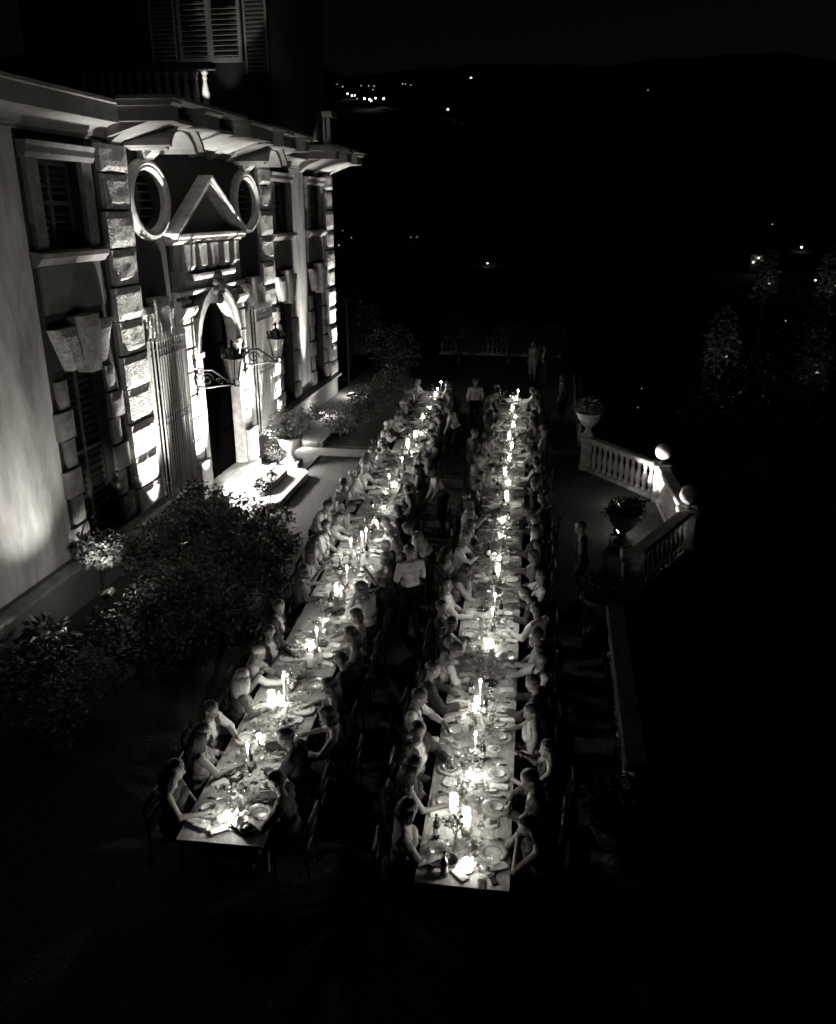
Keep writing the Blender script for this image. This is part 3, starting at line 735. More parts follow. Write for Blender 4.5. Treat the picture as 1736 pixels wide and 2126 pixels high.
# ------------------------------------------------------------------ wall lanterns on scroll brackets
def lantern():
    T = thing('wall_lantern', '', 'lantern', (0, 0, 0), 0, 'wrought-iron lanterns flanking the door')
    b = MB()
    b.tube([(0, 0, -.5), (.02, 0, -.3), (.01, 0, .3), (.02, 0, .42)], [.03, .018, .018, .03], 6)
    for k in range(7):
        b.sphere((.03, .06 * math.sin(k * 2.1), -.42 + k * .14), .05, 7, 5, sc=(.5, 1, 1.1))
    def spiral(cx, cz, r0, turns, a0, sg):
        return [(cx + r0 * (1 - .75 * t) * math.cos(a0 + sg * 2 * PI * turns * t), 0, cz + r0 * (1 - .75 * t) * math.sin(a0 + sg * 2 * PI * turns * t)) for t in [i / 22 for i in range(23)]]
    b.tube([(.02, 0, .0), (.2, 0, .2), (.45, 0, .22), (.7, 0, .05), (.95, 0, -.12)], .026, 6)
    b.tube([(.02, 0, -.2), (.3, 0, -.22), (.6, 0, -.16), (.95, 0, -.12)], .026, 6)
    b.tube(spiral(.3, -.02, .17, 1.4, 0, 1), .018, 5).tube(spiral(.62, -.05, .1, 1.3, PI, -1), .016, 5).tube(spiral(.14, .16, .1, 1.2, 1, 1), .016, 5)
    b.build('bracket', M['iron'], T)
    h = MB(); hx = .98
    for k in range(6):
        a = k * PI / 3
        h.tube([(hx + .12 * math.cos(a), .12 * math.sin(a), .0), (hx + .23 * math.cos(a), .23 * math.sin(a), .52)], .012, 4)
    for r, z in ((.125, .0), (.235, .52)): h.tube([(hx + r * math.cos(k * PI / 3), r * math.sin(k * PI / 3), z) for k in range(7)], .014, 4)
    h.tube([(hx, 0, -.13), (hx, 0, -.02)], [.02, .03], 6)
    for k in range(6):   # scrolls under the lamp
        a = k * PI / 3
        h.tube([(hx + r * math.cos(a), r * math.sin(a), z) for r, z in ((.03, -.14), (.12, -.16), (.17, -.08), (.14, -.02), (.1, -.06))], .009, 4)
    h.build('cage', M['iron'], T)
    p = MB()
    for k in range(6):
        a, c = k * PI / 3, (k + 1) * PI / 3
        p.add([(hx + .118 * math.cos(a), .118 * math.sin(a), .01), (hx + .118 * math.cos(c), .118 * math.sin(c), .01), (hx + .226 * math.cos(c), .226 * math.sin(c), .51), (hx + .226 * math.cos(a), .226 * math.sin(a), .51)], [(0, 1, 2, 3)])
    p.build('lantern_glass', M['lantern_glass'], T)
    r = MB().lathe([(.29, .53), (.26, .57), (.17, .66), (.12, .72), (.09, .76), (.04, .8), (.03, .86), (.05, .9), (.001, .97)], (hx, 0, 0), 6)
    for k in range(10):
        a = k * PI / 5; r.sphere((hx + .24 * math.cos(a), .24 * math.sin(a), .66), .06, 6, 5, sc=(.5, .5, 1.3))
    r.build('lantern_roof', M['iron'], T)
    return T
L1 = lantern(); L1.location = (FX + .2, 19.15, 3.35); L1['label'] = 'ornate iron wall lantern on a scroll bracket left of the door'
L2 = copy_tree(L1); L2.location = (FX + .2, 22.45, 3.35); L2['label'] = 'ornate iron wall lantern on a scroll bracket right of the door'

# ------------------------------------------------------------------ balustrade bay on the garden side
def stone_pillar(x, y, label, ball=True, h=1.0):
    T = thing('balustrade_pillar', label, 'pillar', (x, y, 0), 0, 'pillars of the terrace balustrade')
    MB().cbox(-.2, .2, -.2, .2, .0, .14, .015).build('base', M['dressed'], T)
    MB().cbox(-.17, .17, -.17, .17, .14, h - .12, .012).build('shaft', M['dressed'], T)
    MB().cbox(-.23, .23, -.23, .23, h - .12, h + .02, .025).build('cap', M['dressed'], T)
    if ball:
        MB().lathe([(.12, h + .02), (.07, h + .05), (.05, h + .1), (.07, h + .13), (.001, h + .14)], seg=12).build('finial_neck', M['dressed'], T, True)
        bl = MB().sphere((0, 0, h + .34), .215, 24, 16); bl.v = [tuple(Vector(q) + (Vector(q) - Vector((0, 0, h + .34))).normalized() * .006 * mnoise.noise(Vector(q) * 9 + Vector((x, y, 0)))) for q in bl.v]; bl.build('stone_ball', M['dressed'], T, True)
    return T
PA, PB, PC, PD = (2.95, 21.62), (3.12, 18.12), (1.72, 15.35), (1.12, 24.2)
stone_pillar(*PA, 'stone pillar with half-lit ball finial at the far bay corner')
stone_pillar(*PB, 'stone pillar with half-lit ball finial at the near bay corner')
stone_pillar(*PC, 'plain stone pillar where the bay meets the near balustrade', False)
stone_pillar(*PD, 'plain stone pillar carrying the far planted urn', False)
def balustrade(a, b, label, mk='dressed'):
    a, b = Vector((*a, 0)), Vector((*b, 0)); d = b - a; L = d.length; rz = math.atan2(d.y, d.x)
    T = thing('balustrade', label, 'balustrade', a, rz, 'stone balustrades round the terrace')
    MB().cbox(.22, L - .22, -.13, .13, 0, .12, .015).build('base_rail', M[mk], T)
    MB().cbox(.235, L - .235, -.15, .15, .88, 1.0, .025).build('top_rail', M[mk], T)
    n = max(2, int((L - .5) / .24))
    for i in range(n): link('baluster', balu_me, T, (.25 + (L - .5) * (i + .5) / n, 0, .12))
    return T
balustrade(PD, PA, 'stone balustrade running to the far ball-topped pillar')
balustrade(PA, PB, 'short stone balustrade between the two ball-topped pillars')
balustrade(PB, PC, 'stone balustrade from near ball-topped pillar back towards the tables')
balustrade((TX, 8.4), (TX, 13.2), 'stone balustrade along the terrace edge between two terracotta pots', 'stone_dim')
balustrade((1.0, 26), (1.0, 34.5), 'stone balustrade along the terrace edge beside the far tables', 'stone_dim')
balustrade((-6.2, 44.4), (.6, 44.4), 'stone balustrade closing the far end of the terrace')
TF = floodlight(1.8, 20.85, .0, (2.9, 21.6, 1.15), 800, 66, 'floodlight on the bay floor aimed at the far ball', .8, size=.9); spill(TF, 9, (.1, .1, .5))
TF = floodlight(1.75, 18.95, .0, (3.05, 18.2, 1.15), 800, 66, 'floodlight on the bay floor aimed at the near ball', .8, size=.9); spill(TF, 9, (.1, .1, .5))

# ------------------------------------------------------------------ plants
def leaf_verts(pts, size, rs, droop=.3):
    """two-triangle folded leaves at the given points"""
    n = len(pts); rs_ = np.random.RandomState(rs)
    d = rs_.normal(size=(n, 3)); d[:, 2] = d[:, 2] * .5 - droop; d /= np.linalg.norm(d, axis=1)[:, None]
    r = rs_.normal(size=(n, 3)); w = np.cross(d, r); w /= np.linalg.norm(w, axis=1)[:, None]
    nn = np.cross(d, w)
    L = size * rs_.uniform(.7, 1.3, n)[:, None]
    p = np.asarray(pts)
    v = np.stack([p, p + d * L * .5 + w * L * .24 + nn * L * .06, p + d * L, p + d * L * .5 - w * L * .24 + nn * L * .06], 1).reshape(-1, 3)
    f = np.arange(n * 4).reshape(-1, 4)
    return v, f
def crown_mesh(name, mt, blobs, n, size, seed, droop=.3):
    rs = np.random.RandomState(seed); P = []
    vol = np.array([b[3] * b[4] * b[5] for b in blobs]) ** (2 / 3); vol = vol / vol.sum()
    for b, k in zip(blobs, vol):
        m = max(4, int(n * k)); u = rs.normal(size=(m, 3)); u /= np.linalg.norm(u, axis=1)[:, None]
        rr = rs.uniform(.35, 1, m) ** .5
        # twig clusters
        cl = rs.normal(size=(max(2, m // 9), 3)); cl /= np.linalg.norm(cl, axis=1)[:, None]; cl *= rs.uniform(.5, 1.05, (len(cl), 1))
        q = np.where(rs.rand(m, 1) < .75, cl[rs.randint(0, len(cl), m)] + rs.normal(scale=.09, size=(m, 3)), u * rr[:, None])
        P.append(np.array(b[:3]) + q * np.array(b[3:6]))
    v, f = leaf_verts(np.concatenate(P), size, seed, droop)
    me = bpy.data.meshes.new(name); me.from_pydata(v.tolist(), [], f.tolist()); me.materials.append(mt); return me
def shrub(x, y, label, blobs, n, size, seed, mt='leaf', z=0, name='shrub', cat='shrub', trunk=.04, group=None, fl=0):
    T = thing(name, label, cat, (x, y, z), 0, group)
    tr = MB(); r_ = random.Random(seed)
    zt = min(b[2] for b in blobs)
    tr.tube([(0, 0, -.1), (r_.uniform(-.04, .04), r_.uniform(-.04, .04), zt * .5), (0, 0, zt)], [trunk * 1.3, trunk, trunk * .8], 7)
    for b in blobs:
        c = Vector(b[:3])
        tr.tube([(0, 0, zt * .7), c * .6 + Vector((0, 0, zt * .3)), c], [trunk * .7, trunk * .45, trunk * .2], 5)
        for q in range(4):
            e = c + Vector((r_.uniform(-1, 1) * b[3], r_.uniform(-1, 1) * b[4], r_.uniform(-.5, 1) * b[5])) * .8
            tr.tube([c * .8 + Vector((0, 0, zt * .15)), (c + e) / 2, e], [trunk * .35, trunk * .2, trunk * .08], 4)
    tr.build('trunk', M['bark'], T, True)
    link('crown', crown_mesh('crown', M[mt], blobs, n, size, seed), T)
    if fl:
        rs = np.random.RandomState(seed + 5); f = MB()
        for k in range(fl):
            b = blobs[rs.randint(len(blobs))]; u = rs.normal(size=3); u /= np.linalg.norm(u); u[2] = abs(u[2])
            p = np.array(b[:3]) + u * np.array(b[3:6]); 
            for q in range(5):
                a = q * 2 * PI / 5; w = .035
                f.add([p, p + (w * math.cos(a - .5), w * math.sin(a - .5), .015), p + (1.3 * w * math.cos(a), 1.3 * w * math.sin(a), .005), p + (w * math.cos(a + .5), w * math.sin(a + .5), .015)], [(0, 1, 2, 3)])
        f.build('blossom', M['petal'], T)
    return T
shrub(-6.75, 14.9, 'large dark camellia shrub standing before the grilled window', [(0, 0, 1.15, .95, 1.0, .7), (.75, -.5, .9, .8, .8, .65), (-.5, .9, 1.35, .6, .6, .5), (.4, .8, 1.2, .6, .7, .5), (-.75, -.6, 1.0, .6, .7, .55), (1.0, .5, .75, .55, .6, .5)], 9000, .085, 1, 'leaf_d', trunk=.06)
shrub(-6.35, 17.6, 'slim shrub with one bare leafy branch crossing the pale steps', [(.0, 0, .55, .38, .4, .3), (-.25, .55, 1.05, .26, .34, .16), (.35, -.2, .5, .35, .3, .28), (-.2, .9, 1.25, .2, .2, .1)], 900, .1, 2, trunk=.022)
shrub(-8.3, 13.6, 'leafy shrub lit bright against the pale near wall', [(0, 0, 1.15, .42, .5, .28), (.3, .45, .85, .4, .5, .35)], 1300, .13, 3, trunk=.03)
shrub(-6.7, 13.3, 'low dark shrub at foot of the near wall', [(0, 0, .5, .6, .7, .4), (.4, -.5, .45, .5, .5, .35)], 2200, .09, 4)
shrub(-8.0, 11.2, 'broad-leaved plant with pale leaves catching the wall light', [(0, 0, .55, .4, .45, .32), (.1, -.4, .45, .4, .4, .3)], 620, .17, 5)
shrub(-5.6, 15.0, 'dark shrub reaching out over the gravel beside the camellia', [(0, 0, .8, .7, .9, .5), (.2, -.9, .6, .6, .7, .45)], 3600, .09, 15, 'leaf_d')
shrub(-5.4, 12.2, 'dark shrub on the gravel nearest the left table', [(0, 0, .6, .7, .8, .45), (-.4, -.8, .55, .7, .7, .45)], 3200, .1, 16, 'leaf_d')
shrub(-7.3, 16.1, 'dark bush filling the gap between camellia and lit pilaster', [(0, 0, .7, .6, .8, .55), (.2, .9, .5, .5, .5, .4)], 3000, .09, 7, 'leaf_d')
shrub(-6.2, 12.6, 'broad dark shrub on the gravel before the near wall', [(0, 0, .75, .9, .9, .6), (.3, -.8, .6, .7, .7, .5), (-.6, .5, .65, .6, .6, .5)], 4200, .09, 13, 'leaf_d')
shrub(-7.2, 9.9, 'dark shrub nearest the camera along the villa wall', [(0, 0, .6, .8, .9, .5), (.4, -.7, .5, .6, .6, .45)], 3000, .1, 14, 'leaf_d')
shrub(-6.8, 11.6, 'dark shrub behind the broad-leaved plant', [(0, 0, .6, .6, .7, .5), (.3, .7, .5, .5, .5, .4)], 2400, .09, 6, 'leaf_d')
shrub(-6.9, 26.6, 'flowering bush past the cross path beside the raised lawn', [(0, 0, .7, .6, .7, .5), (.3, .8, .6, .5, .6, .45)], 2200, .08, 8, fl=14)
shrub(-6.4, 28.6, 'dense bush farther along the raised lawn', [(0, 0, .8, .7, .9, .6), (-.3, 1, .7, .6, .6, .5)], 2600, .09, 9, 'leaf_d')
shrub(-8.1, 27.0, 'rose bush against the plinth below the far window', [(0, 0, .55, .4, .5, .4), (.1, .6, .5, .35, .4, .35)], 1200, .07, 10, fl=12, z=.12)
shrub(-6.0, 31.5, 'rounded bush near the far end of the villa tables', [(0, 0, .9, .8, .9, .7)], 2400, .09, 11, 'leaf_d')
shrub(-8.0, 23.3, 'clipped round bush behind the stone urn', [(0, 0, .45, .42, .42, .4)], 1500, .07, 12, 'leaf_d', z=.0)
for i, (x, y, h, s_) in enumerate([(-7.2, 37, 2.6, 1.5), (-4.6, 41.5, 2.3, 1.6), (-2.2, 42.3, 2.0, 1.3), (-9.8, 40, 3.6, 2.0), (.0, 42.8, 1.9, 1.2)]):
    shrub(x, y, ['tall dark bush beyond the corner of the villa', 'wide dark bush before the far balustrade', 'small dark bush before the far balustrade, third from the villa', 'dark tree rising behind the villa corner', 'dark bush at the garden end of the far balustrade'][i],
          [(0, 0, h * .6, s_ * .7, s_ * .7, h * .42), (s_ * .4, .3, h * .5, s_ * .5, s_ * .5, h * .35)], 2600, .13, 20 + i, 'leaf_d', trunk=.08, group='dark bushes at the far end of the terrace')
# planted stone urn by the steps
def urn(x, y, z, label, s=1.0, mt='dressed', plant=None, seed=0, fl=0, plinth=True):
    T = thing('planted_urn', label, 'urn', (x, y, z), 0, 'stone urns and pots on the terrace')
    o = MB(); b = 0
    if plinth: MB().cbox(-.27 * s, .27 * s, -.27 * s, .27 * s, 0, .2 * s, .02).build('plinth', M[mt], T); b = .2 * s
    o.lathe([(.2 * s, b), (.2 * s, b + .04 * s), (.12 * s, b + .1 * s), (.08 * s, b + .2 * s), (.1 * s, b + .26 * s), (.22 * s, b + .36 * s), (.31 * s, b + .5 * s), (.33 * s, b + .6 * s), (.37 * s, b + .64 * s), (.37 * s, b + .69 * s), (.31 * s, b + .69 * s), (.29 * s, b + .62 * s), (.001, b + .6 * s)], seg=20)
    o.build('bowl', M[mt], T, True)
    blobs = plant or [(0, 0, b + .85 * s, .4 * s, .4 * s, .25 * s)]
    tr = MB(); r_ = random.Random(seed)
    for k in range(16):
        c = r_.choice(blobs); e = Vector(c[:3]) + Vector((r_.uniform(-1, 1) * c[3], r_.uniform(-1, 1) * c[4], r_.uniform(-.5, 1) * c[5]))
        tr.tube([(0, 0, b + .6 * s), e * .5 + Vector((0, 0, b + .35 * s)), e], [.008, .006, .003], 4)
    tr.build('stems', M['leaf_d'], T)
    link('plant', crown_mesh('plant', M['leaf_k' if mt == 'terracotta' else 'leaf'], blobs, 900, .07 * s + .02, seed), T)
    if fl:
        f = MB(); rs = np.random.RandomState(seed)
        for k in range(fl):
            bb = blobs[rs.randint(len(blobs))]; u = rs.normal(size=3); u /= np.linalg.norm(u); u[2] = abs(u[2]); p = np.array(bb[:3]) + u * np.array(bb[3:6])
            for q in range(6):
                a = q * PI / 3; w = .045
                f.add([p, p + (w * math.cos(a - .45), w * math.sin(a - .45), .02), p + (1.3 * w * math.cos(a), 1.3 * w * math.sin(a), .0), p + (w * math.cos(a + .45), w * math.sin(a + .45), .02)], [(0, 1, 2, 3)])
        f.build('blossom', M['petal'], T)
    return T
urn(-7.5, 23.0, .012, 'stone urn overflowing with pale flowers beside the door steps', 1.05, 'stonedark', [(0, 0, 1.15, .4, .4, .22), (-.35, .35, 1.4, .35, .4, .25), (.3, .5, 1.35, .3, .35, .25), (-.4, -.2, 1.1, .3, .3, .2)], 31, 26)
urn(PD[0], PD[1], 1.02, 'large stone urn on the balustrade pillar behind the bay', 1.0, 'dressed', None, 32, 0, False)
urn(1.75, 17.95, 0, 'big dark planted pot inside the balustrade bay', 1.0, 'terracotta', [(0, 0, .95, .45, .45, .25), (.2, .1, 1.05, .3, .3, .2)], 33)
urn(1.05, 13.55, 0, 'dim terracotta pot at terrace edge beside the mid right table', 1.0, 'terracotta', None, 34)
urn(1.02, 7.8, 0, 'dim terracotta pot at terrace edge beside the near right table end', 1.0, 'terracotta', None, 35)

# ------------------------------------------------------------------ people
def capsule(mb, p0, r0, p1, r1, seg=12):
    p0, p1 = Vector(p0), Vector(p1); d = p1 - p0; L = d.length; d = d / max(L, 1e-6)
    pts, rad = [], []
    for k in range(4): a = PI / 2 * k / 4; pts.append(p0 - d * r0 * math.cos(a)); rad.append(max(.001, r0 * math.sin(a)))
    pts += [p0, p1]; rad += [r0, r1]
    for k in range(1, 5): a = PI / 2 * k / 4; pts.append(p1 + d * r1 * math.sin(a)); rad.append(max(.001, r1 * math.cos(a)))
    # avoid identical points
    mb.tube(pts, rad, seg)
def pose(kind, lean=0, twist=0, larm='table', rarm='table', hyaw=0, hpitch=10, female=False):
    """skeleton facing +Y; returns capsules [(p0,r0,p1,r1,tag)], head matrix, hands"""
    sit = kind == 'sit'
    pz = .56 if sit else .95
    caps = []
    w = .92 if female else 1.0
    hip = [Vector((-.09, 0, pz)), Vector((.09, 0, pz))]
    for sd, h in zip((-1, 1), hip):
        if sit: k = Vector((sd * .13, .44, .53)); a = Vector((sd * .13, .46, .1)); t = Vector((sd * .14, .62, .045))
        else: k = Vector((sd * .1, .03 + .02 * sd, .5)); a = Vector((sd * .11, -.02 - .03 * sd, .09)); t = Vector((sd * .13, .14 - .03 * sd, .045))
        caps += [(h, .095 * w, k, .062, 'thigh'), (k, .06, a, .04, 'shin'), (a + Vector((0, -.03, -.04)), .042, t, .035, 'foot')]
    ls = math.radians(lean)
    M3 = Matrix.Translation((0, 0, pz)) @ Matrix.Rotation(-ls, 4, 'X') @ Matrix.Rotation(math.radians(twist), 4, 'Z')
    P = lambda x, y, z: M3 @ Vector((x, y, z))
    caps += [((hip[0] + hip[1]) / 2 + Vector((-.06, -.01, 0)), .115, (hip[0] + hip[1]) / 2 + Vector((.06, -.01, 0)), .115, 'pelvis'),
             (P(-.05, 0, .12), .105 * w, P(.05, 0, .12), .105 * w, 'torso'),
             (P(-.06, .01, .27), .11 * w, P(.06, .01, .27), .11 * w, 'torso'),
             (P(-.11 * w, 0, .4), .085, P(.11 * w, 0, .4), .085, 'torso'),
             (P(-.13 * w, -.01, .46), .06, P(.13 * w, -.01, .46), .06, 'torso'),
             (P(0, -.01, .44), .065, P(0, .02, .58), .05, 'neck')]
    if female: caps += [(P(-.08, .09, .34), .06, P(.08, .09, .34), .06, 'torso')]
    sh = [P(-.19 * w, -.01, .455), P(.19 * w, -.01, .455)]
    hands = []
    for sd, s_, arm in ((-1, sh[0], larm), (1, sh[1], rarm)):
        if sit and isinstance(arm, str):
            e, wv = {'table': ((sd * .27, .2, .83), (sd * .13, .42, .8)),
                     'wide': ((sd * .33, .17, .82), (sd * .26, .43, .8)),
                     'fold_t': ((sd * .24, .22, .84), (sd * .02, .36, .83 + .03 * sd)), 'chin': ((sd * .2, .33, .8), (sd * .05, .3, 1.05)),
                     'reach': ((sd * .26, .32, .9), (sd * .2, .6, .86)),
                     'lap': ((sd * .27, .03, .78), (sd * .12, .27, .66)),
                     'gest': ((sd * .32, .14, .87), (sd * .34, .3, 1.08)),
                     'glass': ((sd * .27, .18, .86), (sd * .16, .36, 1.0)),
                     'side': ((sd * .45, .1, .86), (sd * .62, .28, .83))}[arm]
            e = Vector(e) + Vector((0, math.sin(ls) * .1, 0)); wv = Vector(wv)
        elif isinstance(arm, str):
            e, wv = {'down': (P(sd * .25, -.03, .17), P(sd * .24, .05, -.08)),
                     'fold': (P(sd * .25, .02, .2), P(sd * .1, .22, .22)),
                     'tray': (P(sd * .24, .1, .18), P(sd * .2, .34, .27)),
                     'down_f': (P(sd * .22, .16, .2), P(sd * .16, .36, .05))}[arm]
        caps += [(s_, .056 * w, e, .044 * w, 'uarm'), (e, .042 * w, wv, .029, 'farm')]
        d = (wv - e).normalized(); 
        hb = wv + d * .055; hands.append((wv, hb, d, sd)); caps.append((wv, .029, hb, .033, 'hand'))
    hc = P(0, .035, .67)
    Hm = Matrix.Translation(hc) @ Matrix.Rotation(math.radians(hyaw + twist), 4, 'Z') @ Matrix.Rotation(math.radians(-hpitch - lean * .4), 4, 'X')
    Q = lambda x, y, z: Hm @ Vector((x, y, z))
    caps += [(Q(0, -.015, .03), .092, Q(0, .01, .035), .086, 'head'), (Q(0, .03, -.03), .066, Q(0, .045, -.065), .045, 'head'), (Q(0, .085, .01), .013, Q(0, .105, -.02), .017, 'head'),
             (Q(-.035, .075, .035), .016, Q(.035, .075, .035), .016, 'head'), (Q(-.02, .078, -.055), .014, Q(.02, .078, -.055), .014, 'head'),
             (Q(-.088, -.005, .0), .012, Q(-.09, -.012, .03), .015, 'head'), (Q(.088, -.005, .0), .012, Q(.09, -.012, .03), .015, 'head'),
             (Q(0, -.01, -.03), .058, P(0, .01, .52), .052, 'neck')]
    return caps, Hm, hands
POSES = {'fold_s': pose('sit', 10, -6, 'fold_t', 'fold_t', 18, 12), 'chin_l': pose('sit', 15, 14, 'fold_t', 'chin', 26, 4, True),
    'table': pose('sit', 8, 0, 'table', 'wide', 0, 14), 'chin': pose('sit', 14, 0, 'chin', 'chin', 8, 6, True), 'back': pose('sit', -7, 0, 'lap', 'wide', -12, 4),
    'turn_r': pose('sit', 4, -26, 'table', 'lap', -34, 4), 'turn_l': pose('sit', 6, 26, 'gest', 'table', 34, 4, True), 'lean': pose('sit', 24, 0, 'wide', 'wide', 0, 8),
    'reach': pose('sit', 16, 8, 'table', 'reach', 4, 16), 'glass': pose('sit', 2, 0, 'table', 'glass', 14, 0, True), 'side': pose('sit', 6, -14, 'lap', 'side', -45, 2), 'lady': pose('sit', 4, 8, 'lap', 'table', 20, 10, True),
    'stand': pose('stand', 2, 0, 'down', 'down', 15, 4), 'serve': pose('stand', 34, 0, 'down_f', 'tray', 0, 20), 'fold': pose('stand', 3, 10, 'fold', 'fold', -20, 6), 'bend': pose('stand', 24, 0, 'down_f', 'down_f', 12, 16)}
tmp = []
for k, (caps, Hm, hands) in POSES.items():
    mb = MB()
    for c in caps: capsule(mb, *c[:4])
    o = link('tmp_' + k, mb.mesh('tmp_' + k, M['skin']))
    rm = o.modifiers.new('r', 'REMESH'); rm.mode = 'VOXEL'; rm.voxel_size = .0125
    sm = o.modifiers.new('s', 'SMOOTH'); sm.iterations = 3; sm.factor = .5
    tmp.append((k, o))
dg = bpy.context.evaluated_depsgraph_get()
BODY = {}
for k, o in tmp:
    me = bpy.data.meshes.new_from_object(o.evaluated_get(dg), depsgraph=dg)
    n = len(me.vertices); co = np.empty(n * 3); me.vertices.foreach_get('co', co); co = co.reshape(-1, 3)
    no = np.empty(n * 3); me.vertices.foreach_get('normal', no); no = no.reshape(-1, 3)
    faces = np.array([list(p.vertices) if len(p.vertices) == 4 else list(p.vertices) + [p.vertices[-1]] for p in me.polygons])
    caps, Hm, hands = POSES[k]
    best = np.full(n, 1e9); reg = np.zeros(n, int); tags = sorted({c[4] for c in caps})
    for (p0, r0, p1, r1, tg) in caps:
        a = np.array(p0); d = np.array(p1) - a; t = np.clip(((co - a) @ d) / max(1e-9, d @ d), 0, 1)
        dist = np.linalg.norm(co - (a + t[:, None] * d), axis=1) - (r0 + (r1 - r0) * t)
        b = dist < best; best[b] = dist[b]; reg[b] = tags.index(tg)
    reg = np.array(tags)[reg]
    # body mesh = remeshed skin + fingers + eyes
    mb = MB(); mb.v = [tuple(p) for p in co]; mb.f = [tuple(dict.fromkeys(f)) for f in faces.tolist()]; mb.m = [0] * len(mb.f)
    for (wv, hb, d, sd) in hands:
        side = d.cross(Vector((0, 0, 1)));  side = side.normalized() if side.length > .1 else Vector((1, 0, 0))
        dn = side.cross(d).normalized()
        if dn.z > 0: dn = -dn
        for q in range(4):
            b0 = hb + side * (.012 * (q - 1.5) * 1.25); ln = (.062, .074, .068, .052)[q]
            mb.tube([b0, b0 + d * (.022 + ln * .45), b0 + d * (.02 + ln * .8) + dn * .018, b0 + d * (.018 + ln * .95) + dn * .045], [.0095, .009, .008, .006], 5)
        tb = wv + d * .02 - side * (.022 * sd)
        mb.tube([tb, tb + d * .03 - side * (.025 * sd) + dn * .008, tb + d * .06 - side * (.028 * sd) + dn * .022], [.013, .0105, .007], 5)
    for sx in (-1, 1): mb.sphere(Hm @ Vector((sx * .033, .084, .018)), .011, 6, 5, 1)
    bm = mb.mesh('person', [M['skin'], M['eye']], True)
    def garment(mask, off, name):
        fm = mask[faces].all(axis=1); fs = faces[fm]; u, inv = np.unique(fs, return_inverse=True)
        v = co[u] + no[u] * off
        # cloth is not skin-tight: soft folds
        fold = np.array([mnoise.noise(Vector((p[0] * 14, p[1] * 14, p[2] * 7))) for p in v]) * min(.016, off * .9) + np.array([mnoise.noise(Vector((p[0] * 30 + 5, p[1] * 30, p[2] * 16))) for p in v]) * .004
        v = v + no[u] * fold[:, None]
        m2 = bpy.data.meshes.new(name); m2.from_pydata(v.tolist(), [], [tuple(dict.fromkeys(f)) for f in inv.reshape(-1, 4).tolist()])
        m2.polygons.foreach_set('use_smooth', [True] * len(m2.polygons)); return m2
    isin = lambda *t: np.isin(reg, t)
    neckz = Hm.translation.z - .19
    top_m = isin('torso', 'uarm', 'farm', 'pelvis') | (isin('neck') & (co[:, 2] < neckz + .03))
    # torso axis for fronts and straps: sideways coordinate of the chest
    front = (np.abs(co[:, 0]) < .055) & (no[:, 1] > .35) & isin('torso', 'neck')
    g = {'shirt': garment(top_m, .012, 'shirt'),
         'vest': garment(isin('torso') & ~(front & (np.abs(co[:, 0]) < .05)), .021, 'waistcoat'),
         'jacket': garment(isin('torso', 'uarm', 'farm', 'pelvis') & ~front, .026, 'jacket'),
         'dress': garment(isin('torso', 'pelvis', 'thigh') & (co[:, 2] < neckz + .0), .014, 'dress'),
         'skirt': garment(isin('pelvis', 'thigh', 'shin') & (co[:, 2] > .3), .02, 'skirt'),
         'trousers': garment(isin('pelvis', 'thigh', 'shin'), .012, 'trousers'),
         'shoe_a': garment(isin('foot') & (co[:, 0] < 0), .008, 'shoe'), 'shoe_b': garment(isin('foot') & (co[:, 0] > 0), .008, 'shoe'),
         'braces': garment(isin('torso', 'pelvis') & (np.abs(np.abs(co[:, 0]) - .075) < .024), .019, 'braces')}
    BODY[k] = (bm, g, Hm)
for k, o in tmp: 
    me = o.data; bpy.data.objects.remove(o); bpy.data.meshes.remove(me)
def hair_mesh(kind, mt):
    m = MB(); nu, nv = 18, 10
    def shell(r, zmin_front, zmin_back, bulge=1.0):
        vs = []
        for j in range(nv + 1):
            for i in range(nu):
                a = 2 * PI * i / nu; f = (math.sin(a) + 1) / 2      # 1 = front (+Y)
                zl = zmin_back + (zmin_front - zmin_back) * f ** 1.5
                t = j / nv; ph = t * (PI / 2 - zl) + zl           # latitude
                r_ = r * (.86 + .14 * min(1, t * 3.5)); p = Vector((math.cos(a) * math.cos(ph) * r_ * .98, math.sin(a) * math.cos(ph) * r_ * 1.12 - .008, math.sin(ph) * r_ * 1.1 + .035))
                p += p.normalized() * mnoise.noise(p * 40) * .008 * bulge
                vs.append(p)
        m.add(vs, [(j * nu + i, j * nu + (i + 1) % nu, (j + 1) * nu + (i + 1) % nu, (j + 1) * nu + i) for j in range(nv) for i in range(nu)])
    if kind == 'short': shell(.104, .5, -.45)
    elif kind == 'crop': shell(.099, .62, -.3)
    elif kind == 'bald': shell(.094, .1, -.4); m.f = [f for f in m.f if sum(m.v[i][2] for i in f) / 4 < .06 and sum(m.v[i][1] for i in f) / 4 < .03]; m.m = [0] * len(m.f)
    elif kind == 'long':
        shell(.108, .45, -.5, 1.4)
        for q in range(13):
            a = PI + PI * q / 12; x, y = .09 * math.cos(a), .085 * math.sin(a) - .02
            m.tube([(x * .85, y * .9, .06), (x * 1.12, y * 1.2, -.03), (x * 1.15, y * 1.25 - .015, -.14), (x * .95, y * 1.2 - .02, -.24)], [.03, .036, .033, .008], 6)
    elif kind == 'bob':
        shell(.108, .45, -.5, 1.4)
        for q in range(12):
            a = PI + PI * q / 11; x, y = .088 * math.cos(a), .085 * math.sin(a)
            m.tube([(x * .85, y * .9, .06), (x * 1.15, y * 1.2, -.03), (x * 1.1, y * 1.15, -.1)], [.03, .036, .012], 6)
    elif kind == 'bun':
        shell(.104, .5, -.5, 1.0); m.sphere((0, -.125, .05), .05, 10, 8, sc=(1, .85, 1))
    return m.mesh('hair', mt, True)
